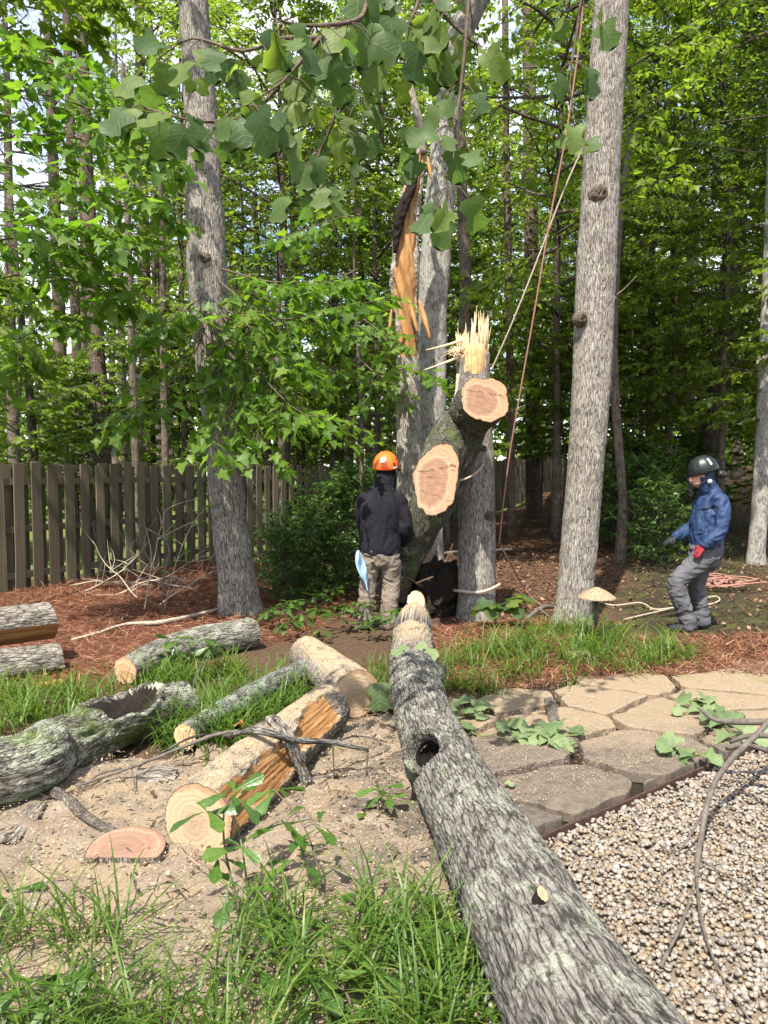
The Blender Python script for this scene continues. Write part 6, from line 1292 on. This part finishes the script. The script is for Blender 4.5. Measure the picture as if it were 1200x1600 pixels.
# cloth hanging from the back pocket
V, B = [], []
for k, z in enumerate(np.linspace(.84, .42, 16)):
    w = .02 + .085 * math.sin(math.pi * min(1, k / 13)) ** .8; cx = -.245 + .10 * (k / 15) ** 1.2
    for a in np.linspace(-1, 1, 9): V.append((cx + a * w * .5, -.14 - .03 * math.cos(a * 4 + k * .5) - .012 * math.sin(k * .9 + a * 2), z - .05 * (a * .5) * (k / 15)))
i = np.arange(15)[:, None] * 9; j = np.arange(8)[None]; rag = thing('rag', 'light blue cloth rag hanging from the khaki trousers', 'rag', (b0.x, b0.y, 0))
ro = obj('cloth', mesh('cloth', np.array(V) + np.array(b0), [np.stack([i + j, i + j + 1, i + 10 + j, i + 9 + j], -1).reshape(-1, 4)], F_rag), rag); ro.modifiers.new('thick', 'SOLIDIFY').thickness = .006; ro.modifiers.new('sub', 'SUBSURF').render_levels = 2

# ------------------------------------------------------------------ man in blue, walking to the left, side view
b1 = gp(1085, 985); pb = thing('person', 'person in blue jacket, grey trousers and dark helmet, walking past the rope heap', 'person', (b1.x, b1.y, 0))
organic('body', [etube([(.09, 0, .82, .10, .13), (.10, 0, 1.05, .10, .14), (.13, 0, 1.27, .09, .13), (.13, 0, 1.38, .07, .09), (.10, 0, 1.48, .055, .05), (.06, 0, 1.57, .055, .055)]), etube([(.14, -.14, 1.32, .05, .05), (.155, -.22, 1.2, .045, .045), (.135, -.245, 1.05, .04, .04), (.05, -.24, .97, .035, .035), (-.02, -.22, .90, .03, .03)]), etube([(.12, .14, 1.32, .05, .05), (.11, .21, 1.2, .045, .045), (.08, .235, 1.08, .04, .04), (-.04, .22, 1.0, .035, .035), (-.16, .17, .95, .03, .03)]), etube([(.07, -.085, .80, .07, .07), (-.06, -.095, .68, .065, .065), (-.19, -.1, .575, .055, .055), (-.225, -.1, .50, .05, .05), (-.195, -.1, .36, .05, .05), (-.11, -.1, .08, .045, .045)]), etube([(.1, .085, .80, .07, .07), (.07, .095, .62, .065, .065), (.055, .1, .47, .05, .05), (.085, .1, .28, .05, .05), (.12, .1, .08, .045, .045)])] + head((.01, 0, 1.60), (-1, -.05, -.42)), SKIN, pb, .011, 4)
organic('jacket', [etube([(.105, 0, .83, .142, .16), (.10, 0, .92, .152, .168), (.095, 0, 1.04, .156, .172), (.108, 0, 1.18, .15, .178), (.135, 0, 1.30, .135, .175), (.145, 0, 1.38, .115, .14), (.125, 0, 1.45, .085, .085), (.10, 0, 1.51, .08, .078)]), etube([(.15, -.15, 1.37, .08, .08), (.165, -.20, 1.27, .07, .07), (.155, -.23, 1.15, .064, .064), (.135, -.24, 1.05, .06, .06), (.05, -.24, .97, .058, .058), (-.02, -.225, .905, .047, .047)]), etube([(.13, .15, 1.37, .08, .08), (.12, .21, 1.27, .078, .078), (.08, .24, 1.08, .066, .066), (-.04, .22, 1.0, .058, .058), (-.15, .175, .955, .047, .047)])], F_blue, pb, .011, 6, .011, (7, 7, 8), seed=5)
organic('hood', [etube([(.11, 0, 1.45, .085, .085), (.075, 0, 1.54, .088, .09), (.06, 0, 1.62, .088, .096), (.055, 0, 1.68, .08, .09)])], F_blue, pb, .009, 5, .004, (10, 10, 12))
organic('trousers', [etube([(.10, 0, .90, .155, .165), (.10, 0, .82, .165, .17), (.085, 0, .72, .15, .16)]), etube([(.07, -.085, .80, .12, .105), (-.06, -.095, .68, .105, .10), (-.19, -.10, .575, .09, .09), (-.235, -.10, .50, .085, .085), (-.20, -.10, .36, .082, .08), (-.14, -.10, .20, .078, .075), (-.105, -.10, .10, .078, .075), (-.10, -.10, .06, .08, .076)]), etube([(.10, .085, .80, .115, .105), (.07, .095, .62, .10, .10), (.055, .10, .47, .085, .085), (.085, .10, .28, .08, .08), (.115, .10, .10, .08, .076), (.12, .10, .06, .082, .078)])], F_grey, pb, .011, 6, .012, (6, 6, 9), seed=6)
organic('pocket', [etube([(.12, -.175, .80, .05, .01), (.12, -.18, .76, .05, .01)], (1, 0, 0))], F_grey, pb, .008, 2)
for x_, y_ in ((-.10, -.10), (.12, .10)):
    organic('boot', [etube([(x_ + .06, y_, .055, .05, .05), (x_ - .06, y_, .052, .05, .046), (x_ - .19, y_, .04, .045, .034)], (0, 1, 0)), etube([(x_ + .01, y_, .05, .06, .05), (x_ + .01, y_, .15, .062, .055)])], F_dark, pb, .01, 4)
organic('glove', fingers((-.025, -.225, .90), (-.62, .0, -.78), (.5, .5, -.5), curl=.45, thumb=1) + [etube([(0, -.226, .93, .042, .042), (-.03, -.224, .895, .038, .035)])], F_red, pb, .007, 3)
organic('glove', fingers((-.155, .172, .95), (-.9, -.1, -.45), (.2, .2, -1), curl=.5, thumb=-1) + [etube([(-.12, .18, .965, .042, .042), (-.16, .17, .945, .038, .035)])], F_dark, pb, .007, 3)
hc, hr = (.055, 0, 1.655), (.152, .128, .155)
sh, R = dome('helmet', hc, hr, P_green, pb, -.16, .30, 0, brim=.03, fwd=(-1, 0))
for t0, t1, p0, p1 in ((-2.0, -1.2, .18, .24), (-1.9, -1.75, .24, .75), (-1.35, -1.2, .3, .8), (-2.6, -2.2, .15, .2)): patch('trim', hc, hr, P_white if p1 - p0 > .3 and t0 > -1.5 else P_black, sh, R, t0, t1, p0, p1, 1.025)
tube_obj('ear_defender', [(*(np.array(b1) + [.17, -.08, 1.62]), .03), (*(np.array(b1) + [.215, -.06, 1.61]), .045), (*(np.array(b1) + [.235, -.02, 1.60]), .03)], P_black, sh, 14, .01)
tube_obj('ear_defender', [(*(np.array(b1) + [.07, -.105, 1.545]), .018), (*(np.array(b1) + [.07, -.125, 1.54]), .022)], P_white, sh, 12, .006)
tube_obj('chin_strap', [(*(np.array(b1) + [.07, -.10, 1.64]), .007), (*(np.array(b1) + [.05, -.095, 1.55]), .007), (*(np.array(b1) + [-.02, -.05, 1.50]), .006)], P_black, sh, 8, .02)
